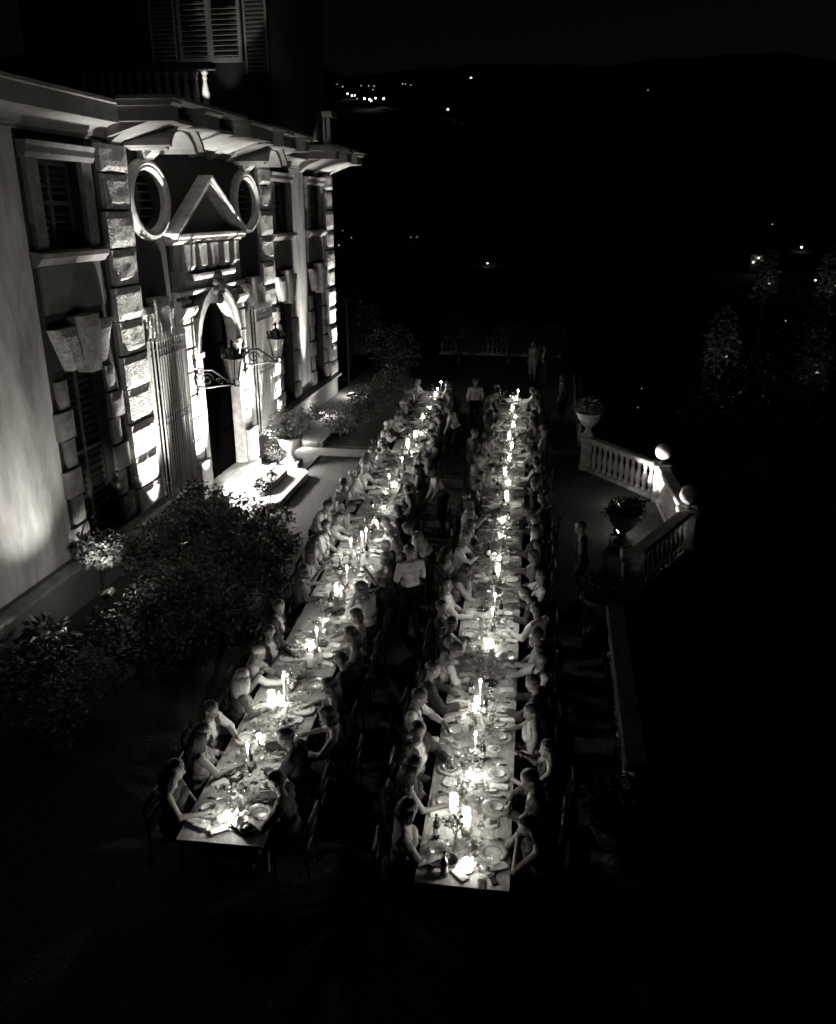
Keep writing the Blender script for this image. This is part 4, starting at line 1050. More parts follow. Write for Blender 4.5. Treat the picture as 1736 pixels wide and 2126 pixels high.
HAIR = {(k, c): hair_mesh(k, M[c]) for k, c in (('short', 'hair_d'), ('short', 'hair_m'), ('crop', 'hair_d'), ('crop', 'hair_g'), ('short', 'hair_g'), ('bald', 'hair_g'), ('long', 'hair_d'), ('long', 'hair_m'), ('long', 'hair_b'), ('bob', 'hair_m'), ('bob', 'hair_d'), ('bun', 'hair_d'), ('bun', 'hair_b'))}
MESHC = {}
def gm(pose_, part, mk):
    key = (pose_, part, mk)
    if key not in MESHC:
        m = BODY[pose_][1][part].copy(); m.materials.clear(); m.materials.append(M[mk]); MESHC[key] = m
    return MESHC[key]
HN = {'hair_d': 'dark', 'hair_m': 'brown', 'hair_g': 'grey', 'hair_b': 'fair'}
OUTFITS = {
    'white shirt': (('shirt', 'shirt', 'shirt'), ('trousers', 'trousers', 'darkcloth')),
    'white shirt and dark braces': (('shirt', 'shirt', 'shirt'), ('trousers', 'trousers', 'darkcloth'), ('braces', 'braces', 'darkcloth')),
    'dark waistcoat over white shirt': (('shirt', 'shirt', 'shirt'), ('waistcoat', 'vest', 'darkcloth'), ('trousers', 'trousers', 'darkcloth')),
    'dark jacket and white shirt': (('shirt', 'shirt', 'shirt'), ('jacket', 'jacket', 'darkcloth'), ('trousers', 'trousers', 'darkcloth')),
    'dark sleeveless dress': (('dress', 'dress', 'darkcloth'), ('skirt', 'skirt', 'darkcloth')),
    'pale sleeveless dress': (('dress', 'dress', 'cream'), ('skirt', 'skirt', 'cream')),
    'patterned dress': (('dress', 'dress', 'pattern'), ('skirt', 'skirt', 'pattern')),
    'grey blouse': (('blouse', 'shirt', 'grey'), ('skirt', 'skirt', 'darkcloth')),
    'white blouse and dark skirt': (('blouse', 'shirt', 'cream'), ('skirt', 'skirt', 'darkcloth'))}
def person(pose_, outfit, hair, x, y, rz, label, group=None, z=0, s=1.0, name='person', cat='person'):
    bm, g, Hm = BODY[pose_]
    o = link(name, bm); o.location = (x, y, z); o.rotation_euler = (0, 0, rz); o.scale = (s, s, s)
    tag(o, label, cat, group)
    for (nm, part, mk) in OUTFITS[outfit]: link(nm, gm(pose_, part, mk), o)
    link('shoe', gm(pose_, 'shoe_a', 'black'), o); link('shoe', gm(pose_, 'shoe_b', 'black'), o)
    h = link('hair', HAIR[hair], o); h.matrix_local = Hm
    return o

# ------------------------------------------------------------------ tables, chairs, place settings
TH = .755
def ltx(y): return -3.29 - .040 * (y - 6.9)
def rtx(y): return -.63 - .0290 * (y - 6.7)
TABLES = {'left': (ltx, -math.atan(.040) * -1, 6.88, 31.0, 'the left table'), 'right': (rtx, math.atan(.029), 6.68, 30.2, 'the right table')}
HWID = .485
top_me = {}
def make_table(L):
    T = thing('dining_table', '', 'table', (0, 0, 0), 0, 'wooden tables set end to end for dinner')
    n = 5; w = 2 * HWID / n
    for i in range(n):
        MB().cbox(-HWID + i * w + .0006, -HWID + (i + 1) * w - .0006, 0.001, L - .001, TH - .035, TH - rnd.uniform(0, .0012), .0015).build('plank', M['wood'], T)
    MB().box(-HWID + .09, HWID - .09, .3, L - .3, TH - .12, TH - .04).build('apron', M['wood'], T)
    for sx in (-1, 1):
        for yy in (.45, L - .45): MB().cbox(sx * .36 - .03, sx * .36 + .03, yy - .03, yy + .03, 0, TH - .05, .006).build('leg', M['wood'], T)
    return T
def chair_proto():
    T = thing('dining_chair', '', 'chair', (0, 0, 0), 0, 'dining chairs along the long tables')
    MB().cbox(-.21, .21, -.2, .2, .42, .455, .01).build('seat', M['chair'], T)
    b = MB()
    b.cbox(-.2, .2, -.255, -.225, .78, .88, .01).cbox(-.2, .2, -.24, -.215, .6, .66, .008); b.build('backrest', M['chair'], T)
    for sx in (-1, 1):
        MB().tube([(sx * .18, .17, .42), (sx * .185, .18, 0)], [.018, .014], 6).build('leg', M['chair'], T)
        MB().tube([(sx * .18, -.24, .86), (sx * .18, -.2, .45), (sx * .185, -.23, 0)], [.015, .018, .014], 6).build('leg', M['chair'], T)
    return T
CH = chair_proto(); ch_used = [False]
GLASS = MB().lathe([(.034, 0), (.034, .003), (.006, .008), (.004, .09), (.012, .1), (.034, .125), (.041, .155), (.036, .2), (.034, .2), (.039, .155), (.032, .128), (.002, .105)], seg=12).mesh('wine_glass', M['glass'], True)
TUMB = MB().lathe([(.001, 0), (.03, 0), (.036, .095), (.034, .095), (.028, .01), (.001, .009)], seg=12).mesh('water_glass', M['glass'], True)
PLATE = MB().lathe([(.001, .004), (.09, .004), (.1, .01), (.155, .022), (.158, .02), (.1, .0), (.001, .0)], seg=28).mesh('charger_plate', M['plate'], True)
BOWL = MB().lathe([(.001, .01), (.06, .012), (.09, .04), (.094, .038), (.06, .0), (.001, 0)], seg=20).mesh('soup_bowl', M['plate'], True)
SIDEP = MB().lathe([(.001, .004), (.06, .004), (.085, .013), (.087, .011), (.06, .0), (.001, .0)], seg=20).mesh('side_plate', M['plate'], True)
ROLL = MB().sphere((0, 0, .022), .035, 10, 6, sc=(1.2, .9, .62)).mesh('bread_roll', M['cream'], True)
nk = MB(); nk.cbox(-.05, .05, -.1, .1, 0, .012, .003).cbox(-.045, .045, -.095, .095, .0125, .02, .003)
NAPK = nk.mesh('napkin', M['napkin'])
fk = MB()
for i, xx in enumerate((-.02, .0)): fk.tube([(xx, -.1, .003), (xx, .03, .004), (xx, .06, .008), (xx, .1, .004)], [.003, .0035, .009, .004], 5)
CUTL = fk.mesh('cutlery', mat('steel', .5, .25, metal=1.0), True)
rp = random.Random(11)
MEN_P = ['table', 'back', 'back', 'turn_r', 'turn_r', 'lean', 'reach', 'side', 'fold_s', 'table', 'fold_s']
WOM_P = ['chin', 'glass', 'lady', 'turn_l', 'lady', 'glass', 'fold_s', 'turn_l', 'chin_l']
MEN_O = ['white shirt'] * 4 + ['white shirt and dark braces'] * 2 + ['dark waistcoat over white shirt'] * 2 + ['dark jacket and white shirt'] * 5
WOM_O = ['dark sleeveless dress', 'pale sleeveless dress', 'patterned dress', 'grey blouse', 'white blouse and dark skirt', 'dark sleeveless dress']
MEN_H = [('short', 'hair_d'), ('short', 'hair_m'), ('crop', 'hair_d'), ('crop', 'hair_g'), ('bald', 'hair_g'), ('short', 'hair_d')]
WOM_H = [('long', 'hair_d'), ('long', 'hair_m'), ('long', 'hair_b'), ('bob', 'hair_m'), ('bun', 'hair_d'), ('bun', 'hair_b'), ('bob', 'hair_d')]
FIX = {   # guests the photograph shows clearly: (table, side, seat) -> pose, outfit, hair
    ('right', 1, 0): ('chin', 'dark sleeveless dress', ('long', 'hair_d')), ('right', -1, 0): ('lady', 'white blouse and dark skirt', ('bob', 'hair_d')),
    ('right', 1, 3): ('lady', 'pale sleeveless dress', ('bun', 'hair_d')), ('right', 1, 2): ('glass', 'dark sleeveless dress', ('long', 'hair_d')), ('right', 1, 4): ('table', 'dark jacket and white shirt', ('short', 'hair_d')), ('right', 1, 5): ('back', 'dark waistcoat over white shirt', ('crop', 'hair_d')), ('right', 1, 9): ('back', 'white shirt and dark braces', ('crop', 'hair_d')),
    ('right', -1, 1): ('lady', 'dark sleeveless dress', ('long', 'hair_d')), ('right', -1, 2): ('turn_r', 'dark jacket and white shirt', ('short', 'hair_d')), ('right', -1, 3): ('table', 'white shirt and dark braces', ('short', 'hair_d')), ('right', -1, 4): ('table', 'dark jacket and white shirt', ('short', 'hair_d')), ('right', -1, 5): ('lean', 'white shirt', ('short', 'hair_d')),
    ('right', -1, 8): ('back', 'white shirt', ('short', 'hair_d')), ('right', -1, 17): ('side', 'white shirt and dark braces', ('short', 'hair_d')), ('right', -1, 18): ('lean', 'white shirt', ('short', 'hair_d')),
    ('left', -1, 0): ('lady', 'dark sleeveless dress', ('long', 'hair_d')), ('left', -1, 1): ('lady', 'patterned dress', ('long', 'hair_d')), ('left', -1, 2): ('table', 'dark waistcoat over white shirt', ('short', 'hair_d')), ('left', -1, 4): ('reach', 'white shirt', ('crop', 'hair_g')), ('left', -1, 5): ('turn_r', 'dark jacket and white shirt', ('short', 'hair_d')),
    ('left', 1, 0): ('table', 'grey blouse', ('short', 'hair_d')), ('left', 1, 1): ('reach', 'dark jacket and white shirt', ('short', 'hair_d')), ('left', 1, 2): ('table', 'dark sleeveless dress', ('bob', 'hair_d')), ('left', 1, 3): ('lady', 'dark sleeveless dress', ('long', 'hair_d')), ('left', 1, 4): ('side', 'dark jacket and white shirt', ('short', 'hair_d')), ('left', 1, 5): ('lady', 'dark sleeveless dress', ('long', 'hair_d')),
    ('left', -1, 11): ('side', 'white shirt and dark braces', ('short', 'hair_d')), ('left', -1, 13): ('lean', 'white shirt', ('short', 'hair_d')),
    ('left', -1, 17): ('table', 'white shirt', ('crop', 'hair_g')), ('left', -1, 19): ('table', 'dark waistcoat over white shirt', ('bald', 'hair_g')), ('left', -1, 20): ('lean', 'white shirt', ('short', 'hair_d'))}
SIDE = {-1: 'villa side', 1: 'garden side'}
for tn, (fx, rot, y0, y1, tname) in TABLES.items():
    nt_ = 10; L = (y1 - y0) / nt_
    for i in range(nt_):
        T = make_table(L); ya = y0 + i * L
        T.location = (fx(ya), ya, 0); T.rotation_euler = (0, 0, rot)
        T['label'] = f'wooden dining table, {ordw(i + 1)} from the near end of {tname.replace("table", "row")}'
    for sd in (-1, 1):
        n = int((y1 - y0 - .3) / .69); sp = (y1 - y0 - .3) / n
        for k in range(n):
            y = y0 + .15 + sp * (k + .5) + rp.uniform(-.09, .09)
            where = f'{ordw(k + 1)} from the near end, {SIDE[sd]} of {tname}'
            face = rot + (-PI / 2 if sd < 0 else PI / 2)
            if (tn, sd, k) in {('left', -1, 7), ('left', 1, 19)}: continue
            man = rp.random() < .58
            ps, of, hr = (rp.choice(MEN_P), rp.choice(MEN_O), rp.choice(MEN_H)) if man else (rp.choice(WOM_P), rp.choice(WOM_O), rp.choice(WOM_H))
            if (tn, sd, k) in FIX: ps, of, hr = FIX[(tn, sd, k)]
            seat_x = fx(y) + sd * (HWID + (.3 if (tn, sd) == ('right', 1) else .27 if (tn, sd) == ('left', -1) and k > 8 else .2) + rp.uniform(-.05, .07) + (rp.uniform(.08, .24) if rp.random() < .28 else 0) * (k > 1))
            hd_ = {'bald': 'balding', 'crop': f'cropped-{HN[hr[1]]}-haired', 'short': f'short-{HN[hr[1]]}-haired', 'long': f'long-{HN[hr[1]]}-haired', 'bob': f'bob-{HN[hr[1]]}-haired', 'bun': f'bun-{HN[hr[1]]}-haired'}[hr[0]]
            person(ps, of, hr, seat_x, y, face + rp.uniform(-.38, .38), f'{hd_} person in {of}, {ordw(k + 1)} from near end, {SIDE[sd]}, {tname[4:]}', 'dinner guests seated at the long tables', s=rp.uniform(.95, 1.04))
            if not ch_used[0]: c = CH; ch_used[0] = True
            else: c = copy_tree(CH)
            c.location = (seat_x + sd * .02, y, 0); c.rotation_euler = (0, 0, face + rp.uniform(-.06, .06))
            c['label'] = f'dark wooden dining chair, {where}'
            px = fx(y) + sd * (HWID - .19)
            o = link('charger_plate', PLATE, None, (px, y, TH), rp.uniform(0, 6)); tag(o, f'decorated plate at the place {ordw(k + 1)} from near end, {SIDE[sd]}, {tname[4:]}', 'plate', 'plates laid on the long tables')
            if rp.random() < .45:
                b = link('soup_bowl', BOWL, None, (px, y, TH + .008)); tag(b, f'shallow bowl on the plate {ordw(k + 1)} from near end, {SIDE[sd]}, {tname[4:]}', 'bowl', 'bowls set on the plates')
            for q, (gme, gname, dx, dy) in enumerate(((GLASS, 'wine_glass', .16, .17), (TUMB, 'water_glass', .2, .08), (GLASS, 'wine_glass', .22, .2))):
                if rp.random() < .1: continue
                o = link(gname, gme, None, (px - sd * (dx + rp.uniform(-.03, .04)), y + dy + rp.uniform(-.04, .04), TH)); o.scale = [rp.uniform(.95, 1.1)] * 3
                tag(o, f'{("stemmed wine glass", "small water tumbler", "inner stemmed glass")[q]} at place {ordw(k + 1)} from near end, {SIDE[sd]}, {tname[4:]}', 'glass', 'glasses on the long tables')
            o = link('side_plate', SIDEP, None, (px - sd * .05 + rp.uniform(-.03, .03), y - .27 + rp.uniform(-.03, .03), TH)); tag(o, f'small side plate at place {ordw(k + 1)} from near end, {SIDE[sd]}, {tname[4:]}', 'plate', 'side plates on the long tables')
            if rp.random() < .5:
                o = link('bread_roll', ROLL, None, (px - sd * .05, y - .27, TH + .012), rp.uniform(0, 6)); tag(o, f'bread roll on the side plate {ordw(k + 1)} from near end, {SIDE[sd]}, {tname[4:]}', 'bread', 'bread rolls on the side plates')
            if rp.random() < .6:
                o = link('napkin', NAPK, None, (px + sd * rp.uniform(.02, .1), y - .2 + rp.uniform(-.02, .02), TH + .001), rot + PI / 2 + rp.uniform(-.5, .5))
                tag(o, f'crumpled white napkin at place {ordw(k + 1)} from near end, {SIDE[sd]}, {tname[4:]}', 'napkin', 'napkins on the long tables')
            if k < 14:
                o = link('cutlery', CUTL, None, (px, y + .2, TH + .001), face + PI); tag(o, f'knife and fork at place {ordw(k + 1)} from near end, {SIDE[sd]}, {tname[4:]}', 'cutlery', 'cutlery on the long tables')

# candles: surveyed flame positions per table, near to far; t taper, v votive, h hurricane glass, j big jar
CAND = {'right': [(970, 1795, 'j'), (968, 1700, 'h'), (943, 1670, 'h'), (986, 1612, 'v'), (975, 1608, 'v'), (988, 1520, 't'), (998, 1411, 't'), (990, 1466, 'h'), (1017, 1335, 'j'), (1023, 1262, 't'), (1028, 1232, 't'), (1033, 1183, 'h'), (1036, 1158, 'v'),
                  (1041, 1112, 'v'), (1044, 1080, 'j'), (1052, 1030, 'h'), (1055, 1002, 'j'), (1049, 980, 'h'), (1058, 950, 'h'), (1062, 926, 'h'), (1057, 904, 'h'), (1066, 882, 'h'), (1070, 862, 't'), (1064, 848, 'h'), (1072, 828, 'j'), (1076, 810, 't'), (1068, 816, 'v')],  # far ones made cylinders so their haze widens the glow
        'left': [(484, 1705, 'v'), (471, 1690, 'v'), (513, 1543, 't'), (538, 1527, 'v'), (564, 1452, 'h'), (582, 1455, 'j'), (588, 1402, 't'), (646, 1340, 'j'), (657, 1304, 't'), (675, 1288, 'v'), (702, 1226, 'v'), (720, 1175, 't'), (728, 1120, 't'), (752, 1108, 't'), (760, 1098, 't'), (782, 1085, 'v'),
                 (797, 1053, 'v'), (801, 1024, 'h'), (808, 986, 't'), (818, 1006, 'j'), (835, 950, 't'), (847, 920, 'h'), (855, 938, 'v'), (862, 903, 'h'), (875, 899, 'v'), (878, 865, 'h'), (893, 847, 'v'), (904, 820, 'h'), (909, 806, 't'), (917, 790, 't')]}
def flame_mesh(h, r):
    return MB().lathe([(.001, 0), (r * .6, h * .08), (r, h * .28), (r * .75, h * .55), (r * .3, h * .82), (.001, h)], seg=8).mesh('flame', M['flame'], True)
FL_S, FL_B = flame_mesh(.065, .016), flame_mesh(.05, .015)
TAPER = MB().lathe([(.001, 0), (.011, 0), (.009, .27), (.001, .272)], seg=8).mesh('taper', M['wax'], True)
HOLD = MB().lathe([(.001, 0), (.05, 0), (.05, .006), (.012, .014), (.008, .06), (.014, .075), (.014, .09), (.001, .09)], seg=12).mesh('candlestick', M['iron'], True)
VOT = MB().lathe([(.03, 0), (.036, .08), (.034, .08), (.028, .004), (.001, .003)], seg=14).mesh('votive', M['frost'], True)
JAR = MB().lathe([(.045, 0), (.06, .03), (.062, .1), (.05, .15), (.047, .15), (.058, .1), (.056, .03), (.001, .006)], seg=16).mesh('jar', M['frost'], True)
HUR = MB().lathe([(.05, 0), (.05, .34), (.047, .34), (.047, .006), (.001, .005)], seg=16).mesh('hurricane', M['hurricane'], True)
WAXV = MB().lathe([(.001, .004), (.026, .004), (.028, .03), (.001, .028)], seg=10).mesh('wax', M['wax'], True)
WAXJ = MB().lathe([(.001, .007), (.042, .007), (.046, .045), (.001, .043)], seg=12).mesh('wax', M['wax'], True)
WAXH = MB().lathe([(.001, .006), (.026, .006), (.026, .17), (.001, .168)], seg=12).mesh('pillar_candle', M['wax'], True)
KIND = {'t': ('taper_candle', 'tall lit taper in an iron candlestick', .415), 'v': ('votive_candle', 'small lit votive in frosted glass', .07), 'h': ('hurricane_candle', 'lit candle in tall glass cylinder', .21), 'j': ('jar_candle', 'big glowing frosted jar with candle', .09)}
clight = bpy.data.lights.new('candle_light', 'POINT'); clight.energy = CANDLE_W; clight.shadow_soft_size = .02; clight.color = WARM
clight2 = bpy.data.lights.new('jar_light', 'POINT'); clight2.energy = CANDLE_W * 1.5; clight2.shadow_soft_size = .03; clight2.color = WARM
rc = random.Random(3)
for tn, lst in CAND.items():
    fx = TABLES[tn][0]; y0, y1 = TABLES[tn][2:4]; cnt = {}
    for (px, py, kd) in lst:
        nm, desc, fz = KIND[kd]; cnt[kd] = cnt.get(kd, 0) + 1
        p = at_z(px, py, TH + fz); p.y = min(max(p.y, y0 + .12), y1 - .12)
        p.x = min(max(p.x, fx(p.y) - .22), fx(p.y) + .22)
        T = thing(nm, f'{desc}, {ordw(cnt[kd])} such from near end, {tn} table', 'candle', (p.x, p.y, TH), rc.uniform(0, 3), 'candles lit on the long tables')
        if kd == 't':
            link('candlestick', HOLD, T); link('taper', TAPER, T, (0, 0, .09)); f = link('flame', FL_S, T, (0, 0, .366)); lz = .43
        elif kd == 'v': link('votive_glass', VOT, T); link('wax', WAXV, T); f = link('flame', FL_B, T, (0, 0, .032)); lz = .088
        elif kd == 'h': link('glass_cylinder', HUR, T); link('pillar_candle', WAXH, T); f = link('flame', FL_S, T, (0, 0, .172)); lz = .235
        else: link('jar_glass', JAR, T); link('wax', WAXJ, T); f = link('flame', FL_B, T, (0, 0, .046)); f.scale = (1.4, 1.4, 1.2); lz = .115
        lo = bpy.data.objects.new('candle_light', clight2 if kd == 'j' else clight); COL.objects.link(lo); lo.parent = T; lo.location = (0, 0, lz)

# bottles, bud vases with stems, dark dishes, phones
BOTT = MB().lathe([(.001, 0), (.037, 0), (.038, .01), (.038, .18), (.033, .205), (.015, .235), (.0135, .29), (.016, .293), (.016, .305), (.001, .305)], seg=14).mesh('wine_bottle', M['bottle'], True)
BLAB = MB().lathe([(.0387, .06), (.0387, .14)], seg=14); BLAB.f = BLAB.f[:-2]; BLAB.m = [0] * len(BLAB.f); BLAB = BLAB.mesh('paper_label', M['labelp'], True)
BOT = {'right': [(905, 1735), (922, 1815), (978, 1440), (1006, 1482), (1040, 1278), (1002, 1575), (1026, 1205), (1045, 1050)], 'left': [(521, 1595), (606, 1432), (762, 1155), (687, 1262), (706, 1195), (800, 1040), (840, 985), (866, 930), (890, 870)]}
for tn, lst in BOT.items():
    extra = [(None, TABLES[tn][2] + q * 2.1 + 8.6) for q in range(6)]
    n = 0
    for e in lst + extra:
        if e[0] is None: y = e[1]; x = TABLES[tn][0](y) + rc.choice((-.17, .16))
        else: p = at_z(*e, TH + .02); x, y = p.x, p.y; x = min(max(x, TABLES[tn][0](y) - .33), TABLES[tn][0](y) + .33)
        n += 1
        T = thing('wine_bottle', '', 'bottle', (x, y, TH), rc.uniform(0, 6), 'wine bottles on the long tables')
        link('bottle_glass', BOTT, T); link('paper_label', BLAB, T)
    bs = sorted([o for o in COL.objects if o.name.startswith('wine_bottle') and o.get('category') == 'bottle' and not o['label']], key=lambda o: o.location.y)
    for i, o in enumerate(bs): o['label'] = f'dark wine bottle standing {ordw(i + 1)} from the near end of the {tn} table'
VASE = MB().lathe([(.001, 0), (.03, 0), (.034, .03), (.02, .09), (.013, .13), (.016, .14), (.013, .14), (.01, .12), (.001, .1)], seg=12).mesh('bud_vase', M['glass'], True)
def stems(seed):
    r_ = random.Random(seed); m = MB(); fm = MB(); lv = MB()
    for k in range(5):
        a = r_.uniform(0, 6.28); h = r_.uniform(.2, .42); b = r_.uniform(.05, .16)
        pts = [(0, 0, .1), (b * .25 * math.cos(a), b * .25 * math.sin(a), .1 + h * .45), (b * .8 * math.cos(a), b * .8 * math.sin(a), .1 + h * .9), (b * 1.25 * math.cos(a), b * 1.25 * math.sin(a), .1 + h * (.95 if k % 2 else .85))]
        m.tube(pts, [.0025, .0025, .002, .0015], 4)
        p = Vector(pts[-1])
        for q in range(6):
            t = q * PI / 3; w = .022
            fm.add([p, p + Vector((w * math.cos(t - .5), w * math.sin(t - .5), .012)), p + Vector((1.4 * w * math.cos(t), 1.4 * w * math.sin(t), .004)), p + Vector((w * math.cos(t + .5), w * math.sin(t + .5), .012))], [(0, 1, 2, 3)])
        for q in range(4):
            c = Vector(pts[1]).lerp(Vector(pts[2]), r_.random()); t = r_.uniform(0, 6.28); e = c + Vector((.06 * math.cos(t), .06 * math.sin(t), .03)); w = Vector((-.012 * math.sin(t), .012 * math.cos(t), 0))
            lv.add([c, (c + e) / 2 + w, e, (c + e) / 2 - w], [(0, 1, 2, 3)])
    return m.mesh('stems', M['leaf']), fm.mesh('blossom', M['petal']), lv.mesh('leaves', M['leaf'])
STEMS = [stems(s_) for s_ in range(4)]
DISH = MB().lathe([(.001, .01), (.07, .012), (.1, .05), (.104, .048), (.075, 0), (.001, 0)], seg=18).mesh('dark_dish', M['black'], True)
PHONE = MB().cbox(-.037, .037, -.075, .075, 0, .009, .003).mesh('phone', M['black'])
for tn in ('left', 'right'):
    fx, rot, y0, y1, tname = TABLES[tn]; y = y0 + .5; n = 0
    while y < y1 - .4:
        n += 1
        T = thing('bud_vase', f'glass bud vase of long flower stems, {ordw(n)} from near end of the {tn} table', 'vase', (fx(y) + rc.uniform(-.14, .14), y, TH), rc.uniform(0, 6), 'bud vases along the long tables')
        link('vase_glass', VASE, T); a, b, c = STEMS[n % 4]; link('stems', a, T); link('blossom', b, T); link('leaves', c, T)
        y += rc.uniform(.9, 1.35)
    y = y0 + .3; n = 0
    while y < y1 - .3:
        n += 1; sd = rc.choice((-1, 1))
        if rc.random() < .5:
            o = link('dark_dish', DISH, None, (fx(y) + sd * rc.uniform(.05, .2), y, TH)); tag(o, f'small black dish on the {tn} table, {ordw(n)} dark thing from the near end', 'dish', 'dark dishes and phones on the tables')
        else:
            o = link('phone', PHONE, None, (fx(y) + sd * rc.uniform(.3, .42), y + .33, TH + .001), rc.uniform(0, 3)); tag(o, f'black phone lying on the {tn} table, {ordw(n)} dark thing from the near end', 'phone', 'dark dishes and phones on the tables')
        y += rc.uniform(.8, 1.4)

for (tn, px, py, kd, lb) in (('right', 1022, 1826, 'phone', 'black phone at the very corner of the right table, near the jar candle'), ('right', 1000, 1837, 'phone', 'second black phone lying at the near edge of the right table'), ('right', 905, 1792, 'dish', 'small black dish by the two bottles at the near end, right table'), ('left', 516, 1724, 'dish', 'small black dish at the near edge of the left table'), ('left', 735, 1262, 'phone', 'black phone lying askew mid way along the left table'), ('left', 700, 1300, 'phone', 'black phone beside the jar candle of the left table')):
    p = at_z(px, py, TH); o = link('dark_dish' if kd == 'dish' else 'phone', DISH if kd == 'dish' else PHONE, None, (p.x, p.y, TH + .001), rc.uniform(0, 3)); tag(o, lb, kd, 'dark dishes and phones on the tables')
for (tn, px, py) in (('right', 955, 1818), ('right', 912, 1808), ('right', 1030, 1790), ('left', 420, 1715), ('left', 455, 1725)):
    p = at_z(px, py, TH); o = link('napkin', NAPK, None, (p.x, p.y, TH + .001), rc.uniform(0, 3)); tag(o, {955: 'crumpled napkin left of the big jar at the right table end', 912: 'crumpled napkin at the near left corner of the right table', 1030: 'crumpled napkin at the near right corner of the right table', 420: 'crumpled napkin at the near left corner of the left table', 455: 'crumpled napkin at the near edge of the left table'}[px], 'napkin', 'napkins on the long tables')
# linen runner and a loose garland of leaves and petals down each table
for tn in ('left', 'right'):
    fx, rot, y0, y1, tname = TABLES[tn]; rs = np.random.RandomState(50 + len(tn))
    m = MB(); n = 240; vs = []
    for j in range(n + 1):
        y = y0 + .25 + (y1 - y0 - .5) * j / n
        for i_ in range(7):
            u = (i_ - 3) / 3 * .17
            vs.append((fx(y) + u + .02 * mnoise.noise(Vector((y * 2.2, i_ * .3, 1))), y, TH + .004 + .007 * (mnoise.noise(Vector((u * 20, y * 9, 4))) + .5) * (1 if j % n else 0)))
    m.add(vs, [(j * 7 + a, j * 7 + a + 1, (j + 1) * 7 + a + 1, (j + 1) * 7 + a) for j in range(n) for a in range(6)])
    tag(m.build('table_runner', M['linen'], None, True), f'creased linen runner along the middle of the {tn} row of tables', 'runner')
    k = 1700; y = rs.uniform(y0 + .2, y1 - .2, k); c_ = np.array([fx(q) for q in y]) + rs.normal(scale=.085, size=k) + .07 * np.sin(y * 2.1)
    p = np.stack([c_, y, TH + .018 + np.abs(rs.normal(scale=.022, size=k))], 1)
    v, f = leaf_verts(p, .075, 9, 0.0)
    v[:, 2] = np.maximum(v[:, 2], TH + .013)
    me = bpy.data.meshes.new('garland'); me.from_pydata(v.tolist(), [], f.tolist()); me.materials.append(M['leaf_p']); me.materials.append(M['petal'])
    me.polygons.foreach_set('material_index', (rs.rand(k) < .5).astype(int).tolist())
    g_ = tag(link('garland', me), f'loose garland of leaves and petals strewn along the {tn} row of tables', 'garland'); g_['kind'] = 'stuff'

# people on their feet
def stander(px, py, zz, ps, of, hr, rz, label, s=1.0):
    p = at_z(px, py, zz); return person(ps, of, hr, p.x, p.y, rz, label, 'people standing round the tables', s=s)
stander(985, 890, 0, 'stand', 'white shirt', ('short', 'hair_d'), .2, 'man-sized person in white shirt standing with back turned between the far tables')
stander(892, 1140, 1.1, 'serve', 'white shirt', ('short', 'hair_d'), PI / 2, 'waiting person in white shirt bending to the left table from the aisle')
person('bend', 'white shirt and dark braces', ('short', 'hair_d'), ltx(15.6) - HWID - .52, 15.6, -PI / 2 - .25, 'person in shirt and crossed braces bending over the left table from the villa side', 'people standing round the tables')
stander(1200, 1260, 0, 'stand', 'dark sleeveless dress', ('short', 'hair_d'), 1.4, 'person in dark dress standing between right table and balustrade bay')
stander(1165, 880, 0, 'stand', 'grey blouse', ('bob', 'hair_m'), 1.9, 'person in grey blouse standing at the far right of the tables')
stander(1105, 790, 0, 'stand', 'pale sleeveless dress', ('long', 'hair_m'), 2.6, 'person in pale dress standing beyond the far table ends')
stander(1130, 800, 0, 'fold', 'dark jacket and white shirt', ('short', 'hair_d'), 2.2, 'person in dark jacket standing beyond the far table ends')
for (ax, ay, az, ps, of, hr, lb) in ((-2.25, 13.2, .4, 'fold', 'white shirt', ('short', 'hair_d'), 'person in white shirt standing in the aisle with arms folded, nearest the camera'), (-2.35, 18.3, 1.9, 'bend', 'white shirt', ('crop', 'hair_d'), 'person in white shirt leaning over a guest from the middle of the aisle'), (-2.0, 21.6, -1.2, 'stand', 'dark jacket and white shirt', ('short', 'hair_d'), 'dark-jacketed person standing in the aisle beside the far half of the right table'), (-2.75, 24.6, 1.4, 'bend', 'white shirt', ('short', 'hair_m'), 'person in white shirt stooping to the far half of the left table from the aisle')):
    person(ps, of, hr, ax, ay, az, lb, 'people standing round the tables')
# garden statue beyond the corner of the villa
OUTFITS['stone'] = (('drapery', 'skirt', 'stonedark'), ('tunic', 'shirt', 'stonedark'))
sp_ = Vector((-10.1, 44.0, 0))
st_ = thing('garden_statue', 'pale stone statue on a pedestal beyond the villa corner', 'statue', sp_)
MB().cbox(-.4, .4, -.4, .4, 0, 1.0, .03).build('pedestal', M['stonedark'], st_)
MB().cbox(-.46, .46, -.46, .46, 1.0, 1.1, .03).build('pedestal_cap', M['stonedark'], st_)
sb = BODY['fold'][0].copy(); sb.materials.clear(); sb.materials.append(M['dressed']); sb.materials.append(M['dressed'])
o = link('figure', sb, st_, (0, 0, 1.1), 2.9); link('drapery', gm('fold', 'skirt', 'dressed'), o)
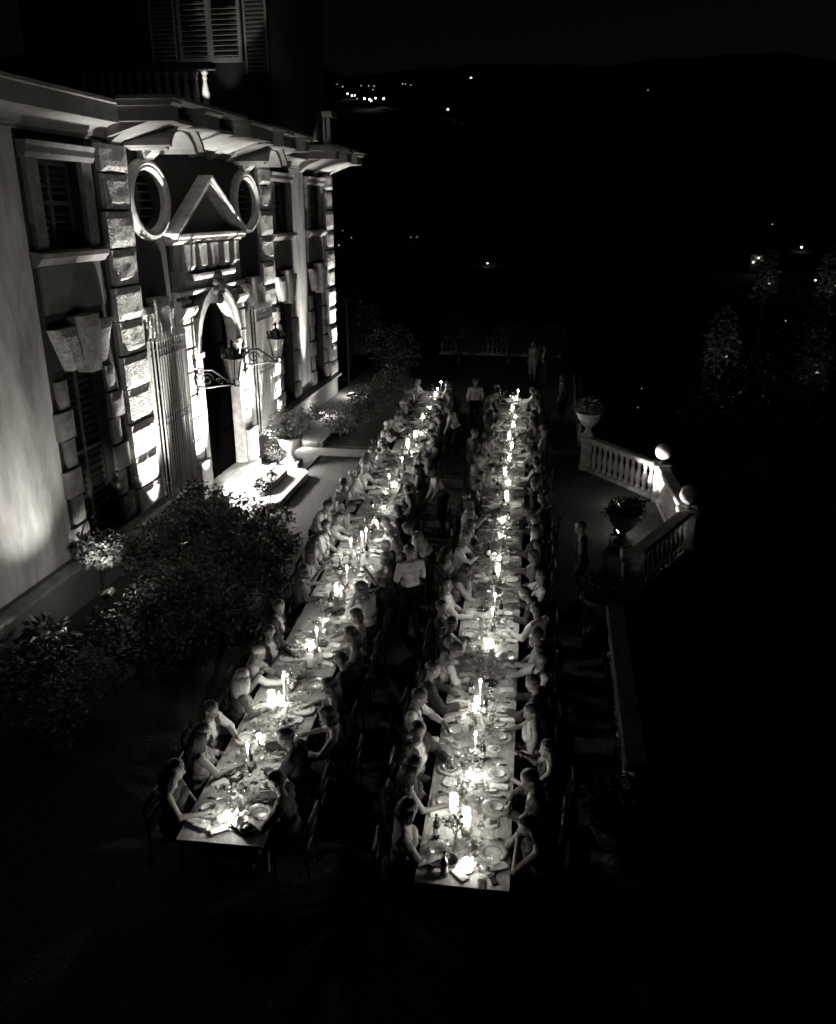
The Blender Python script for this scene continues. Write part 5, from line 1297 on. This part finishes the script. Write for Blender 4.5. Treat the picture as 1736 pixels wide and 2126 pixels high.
# iron gate frame
gf = thing('garden_gate_frame', 'thin iron gate frame standing at the villa corner', 'gate frame', (-8.6, 34.8, 0))
MB().tube([(0, 0, 0), (0, 0, 3.6), (-.2, 0, 3.8)], .03, 6).build('post', M['iron'], gf)
MB().tube([(-1.4, 0, 0), (-1.4, 0, 3.6), (-1.2, 0, 3.8)], .03, 6).build('post', M['iron'], gf)
MB().tube([(-1.2, 0, 3.8), (-.2, 0, 3.8)], .025, 6).build('top_bar', M['iron'], gf)
MB().tube([(-1.4, 0, .35), (0, 0, .35)], .02, 6).build('lower_bar', M['iron'], gf)

# ------------------------------------------------------------------ lights and trees across the valley
def hit_terrain(px, py):
    d = ray(px, py); d.normalize(); t = 60.0
    while t < 4500:
        p = Vector((0, 0, CAMZ)) + d * t
        if p.z < terrain_z(p.x, p.y): return p
        t += 6 + t * .01
    return Vector((0, 0, CAMZ)) + d * 1500
TOWN = [(712, 193, .6), (722, 203, .8), (731, 207, 1), (737, 207, .8), (742, 215, .6), (757, 217, 1.2), (768, 229, 1.3), (771, 219, 1.1), (780, 217, 1), (797, 219, 1.3), (750, 182, .5), (766, 187, .5), (777, 183, .5), (836, 181, .6), (842, 182, .5), (853, 183, .5), (978, 170, 1), (930, 238, 1.2), (775, 200, .5), (700, 188, .4),
        (894, 420, .8), (902, 421, .7), (1012, 556, .8), (866, 511, .6), (853, 508, .5), (704, 521, .7), (730, 504, .5), (712, 491, .4), (1345, 192, .5), (1602, 478, .5), (1662, 530, 1.1), (1690, 602, .9), (1628, 689, .6), (1585, 621, .5), (1677, 715, .7), (1325, 885, .5), (1320, 899, .5)]
NEARH = sorted([t for t in TOWN if t[1] < 240 and t[0] < 900]); LONE = sorted([t for t in TOWN if t not in NEARH])
for i, (px, py, s_) in enumerate(TOWN):
    cl_ = (px, py, s_) in NEARH; no_ = ordw(((NEARH if cl_ else LONE).index((px, py, s_))) + 1)
    p = hit_terrain(px, py); D = p.length; k = D / 815 * s_
    zt = terrain_z(p.x, p.y)
    T = thing('distant_lamp', (f'tiny lit lamp, {no_} from the left in the cluster on the far hill' if cl_ else f'tiny lone lamp, {no_} from the left of those scattered over the dark valley'), 'lamp', (p.x, p.y, zt), 0, 'cluster of far town lamps' if cl_ else 'lone lamps across the valley')
    r = .62 * k; h = max(1.5, r * 3)
    MB().tube([(0, 0, -1), (0, 0, h)], [r * .12, r * .08], 5).build('pole', M['iron'], T)
    MB().sphere((0, 0, h + r * .8), r, 8, 6).build('lamp_globe', M['town'] if s_ > .75 else M['townlow'], T)
def far_tree(px, py, D, R, label, seed, lamp):
    d = ray(px, py).normalized(); c = Vector((0, 0, CAMZ)) + d * D
    zt = terrain_z(c.x, c.y); h = c.z - zt
    T = shrub(c.x, c.y, label, [(0, 0, h, R * .7, R * .7, R * 1.3), (R * .3, .2, h - R, R * .7, R * .7, R), (-R * .35, -.2, h - R * 1.4, R * .6, R * .6, R), (.1 * R, 0, h + R, R * .4, R * .4, R * .6)], 1500, .3, seed, 'leaf', z=zt, name='garden_tree', cat='tree', trunk=.16, group='trees lit by lamps below the terrace')
    l = bpy.data.lights.new('garden_lamp', 'POINT'); l.energy = lamp; l.shadow_soft_size = .1; l.color = WARM
    q = c - d * (R * 2.2) + Vector((.3 * R, 0, -R * .8))
    G = thing('garden_lamp', 'tall lamp post lighting the ' + label.split(' lit')[0] + ' ' + label.split(' lit')[1].replace(' from below', '').replace(' faintly', '').replace(' brightly', '').strip(), 'lamp', (q.x, q.y, terrain_z(q.x, q.y)))
    hh = q.z - terrain_z(q.x, q.y)
    MB().tube([(0, 0, 0), (0, 0, hh - .18)], [.05, .035], 6).build('pole', M['iron'], G)
    MB().lathe([(.14, hh - .18), (.16, hh - .15), (.04, hh - .1), (.001, hh - .1)], seg=8).build('lamp_dish', M['iron'], G)
    o = bpy.data.objects.new('garden_lamp_light', l); COL.objects.link(o); o.parent = G; o.location = (0, 0, hh)
far_tree(1500, 700, 46, 1.0, 'slender tree lit from below beyond the balustrade', 41, 16)
far_tree(1690, 735, 50, 1.0, 'low tree lit faintly at the right edge of the valley', 42, 6)
far_tree(1592, 560, 62, .9, 'tree lit beside the far lit house', 44, 9)
far_tree(1732, 560, 60, 1.0, 'tree lit brightly at the far right edge', 43, 14)
def far_house(px, py, D, w, label):
    d = ray(px, py).normalized(); c = hit_terrain(px, py + 22); zt = terrain_z(c.x, c.y); w = w * c.length / 150; c.z = zt + w * .7
    T = thing('far_house', label, 'house', (c.x, c.y, zt), math.radians(-12)); h = c.z - zt
    MB().box(-w, w, 0, w * 1.6, -2, h + w * .6).build('wall', M['stonedark'], T)
    MB().prism([(-.3, h + w * .6), (w * 1.6 + .3, h + w * .6), (w * .8, h + w * 1.1)], -w - .3, w + .3, 'x').build('roof', M['roof'], T)
    for i in range(3):
        for j in range(2):
            f = MB().box(-w * .75 + i * w * .6 - .08, -w * .75 + i * w * .6 + w * .3 + .08, -.06, -.01, h - w * .5 + j * w * .55 - .08, h - w * .5 + j * w * .55 + w * .34).build('window', M['shutter_p'], T)
            MB().box(-w * .75 + i * w * .6, -w * .75 + i * w * .6 + w * .3, -.08, -.065, h - w * .5 + j * w * .55, h - w * .5 + j * w * .55 + w * .26).build('pane', M['townlow'] if (i * 2 + j) in (0, 3) else M['pane'], f)
    l = bpy.data.lights.new('porch_light', 'POINT'); l.energy = 60; l.color = WARM; l.shadow_soft_size = .1
    MB().box(-.1, .1, -.9, -.06, h + .42, h + .46).build('porch_lamp', M['iron'], T)
    o = bpy.data.objects.new('porch_light', l); COL.objects.link(o); o.parent = T; o.location = (0, -.9, h + .3)
    return T
far_house(1572, 540, 120, 1.2, 'small house with lit windows across the valley')

# what lies behind the crowd: dark garden trees in the valley
rt_ = random.Random(5)
DT = ['bushy', 'tall', 'leaning', 'broad', 'slender', 'rounded']
for i, (x, y, h, R) in enumerate([(9, 40, 9, 3.2), (16, 52, 11, 3.8), (24, 46, 10, 3.6), (-3, 58, 9, 3.5), (5, 62, 10, 3.8), (32, 60, 12, 4.2)]):
    zt = terrain_z(x, y)
    shrub(x, y, f'{DT[i]} unlit tree in the dark garden below the terrace', [(0, 0, h * .65, R * .8, R * .8, h * .25), (R * .5, .3, h * .5, R * .6, R * .6, h * .2), (-R * .5, -.4, h * .52, R * .6, R * .6, h * .22)], 2600, .34, 60 + i, 'leaf_d', z=zt, name='garden_tree', cat='tree', trunk=.25, group='unlit trees below the terrace')
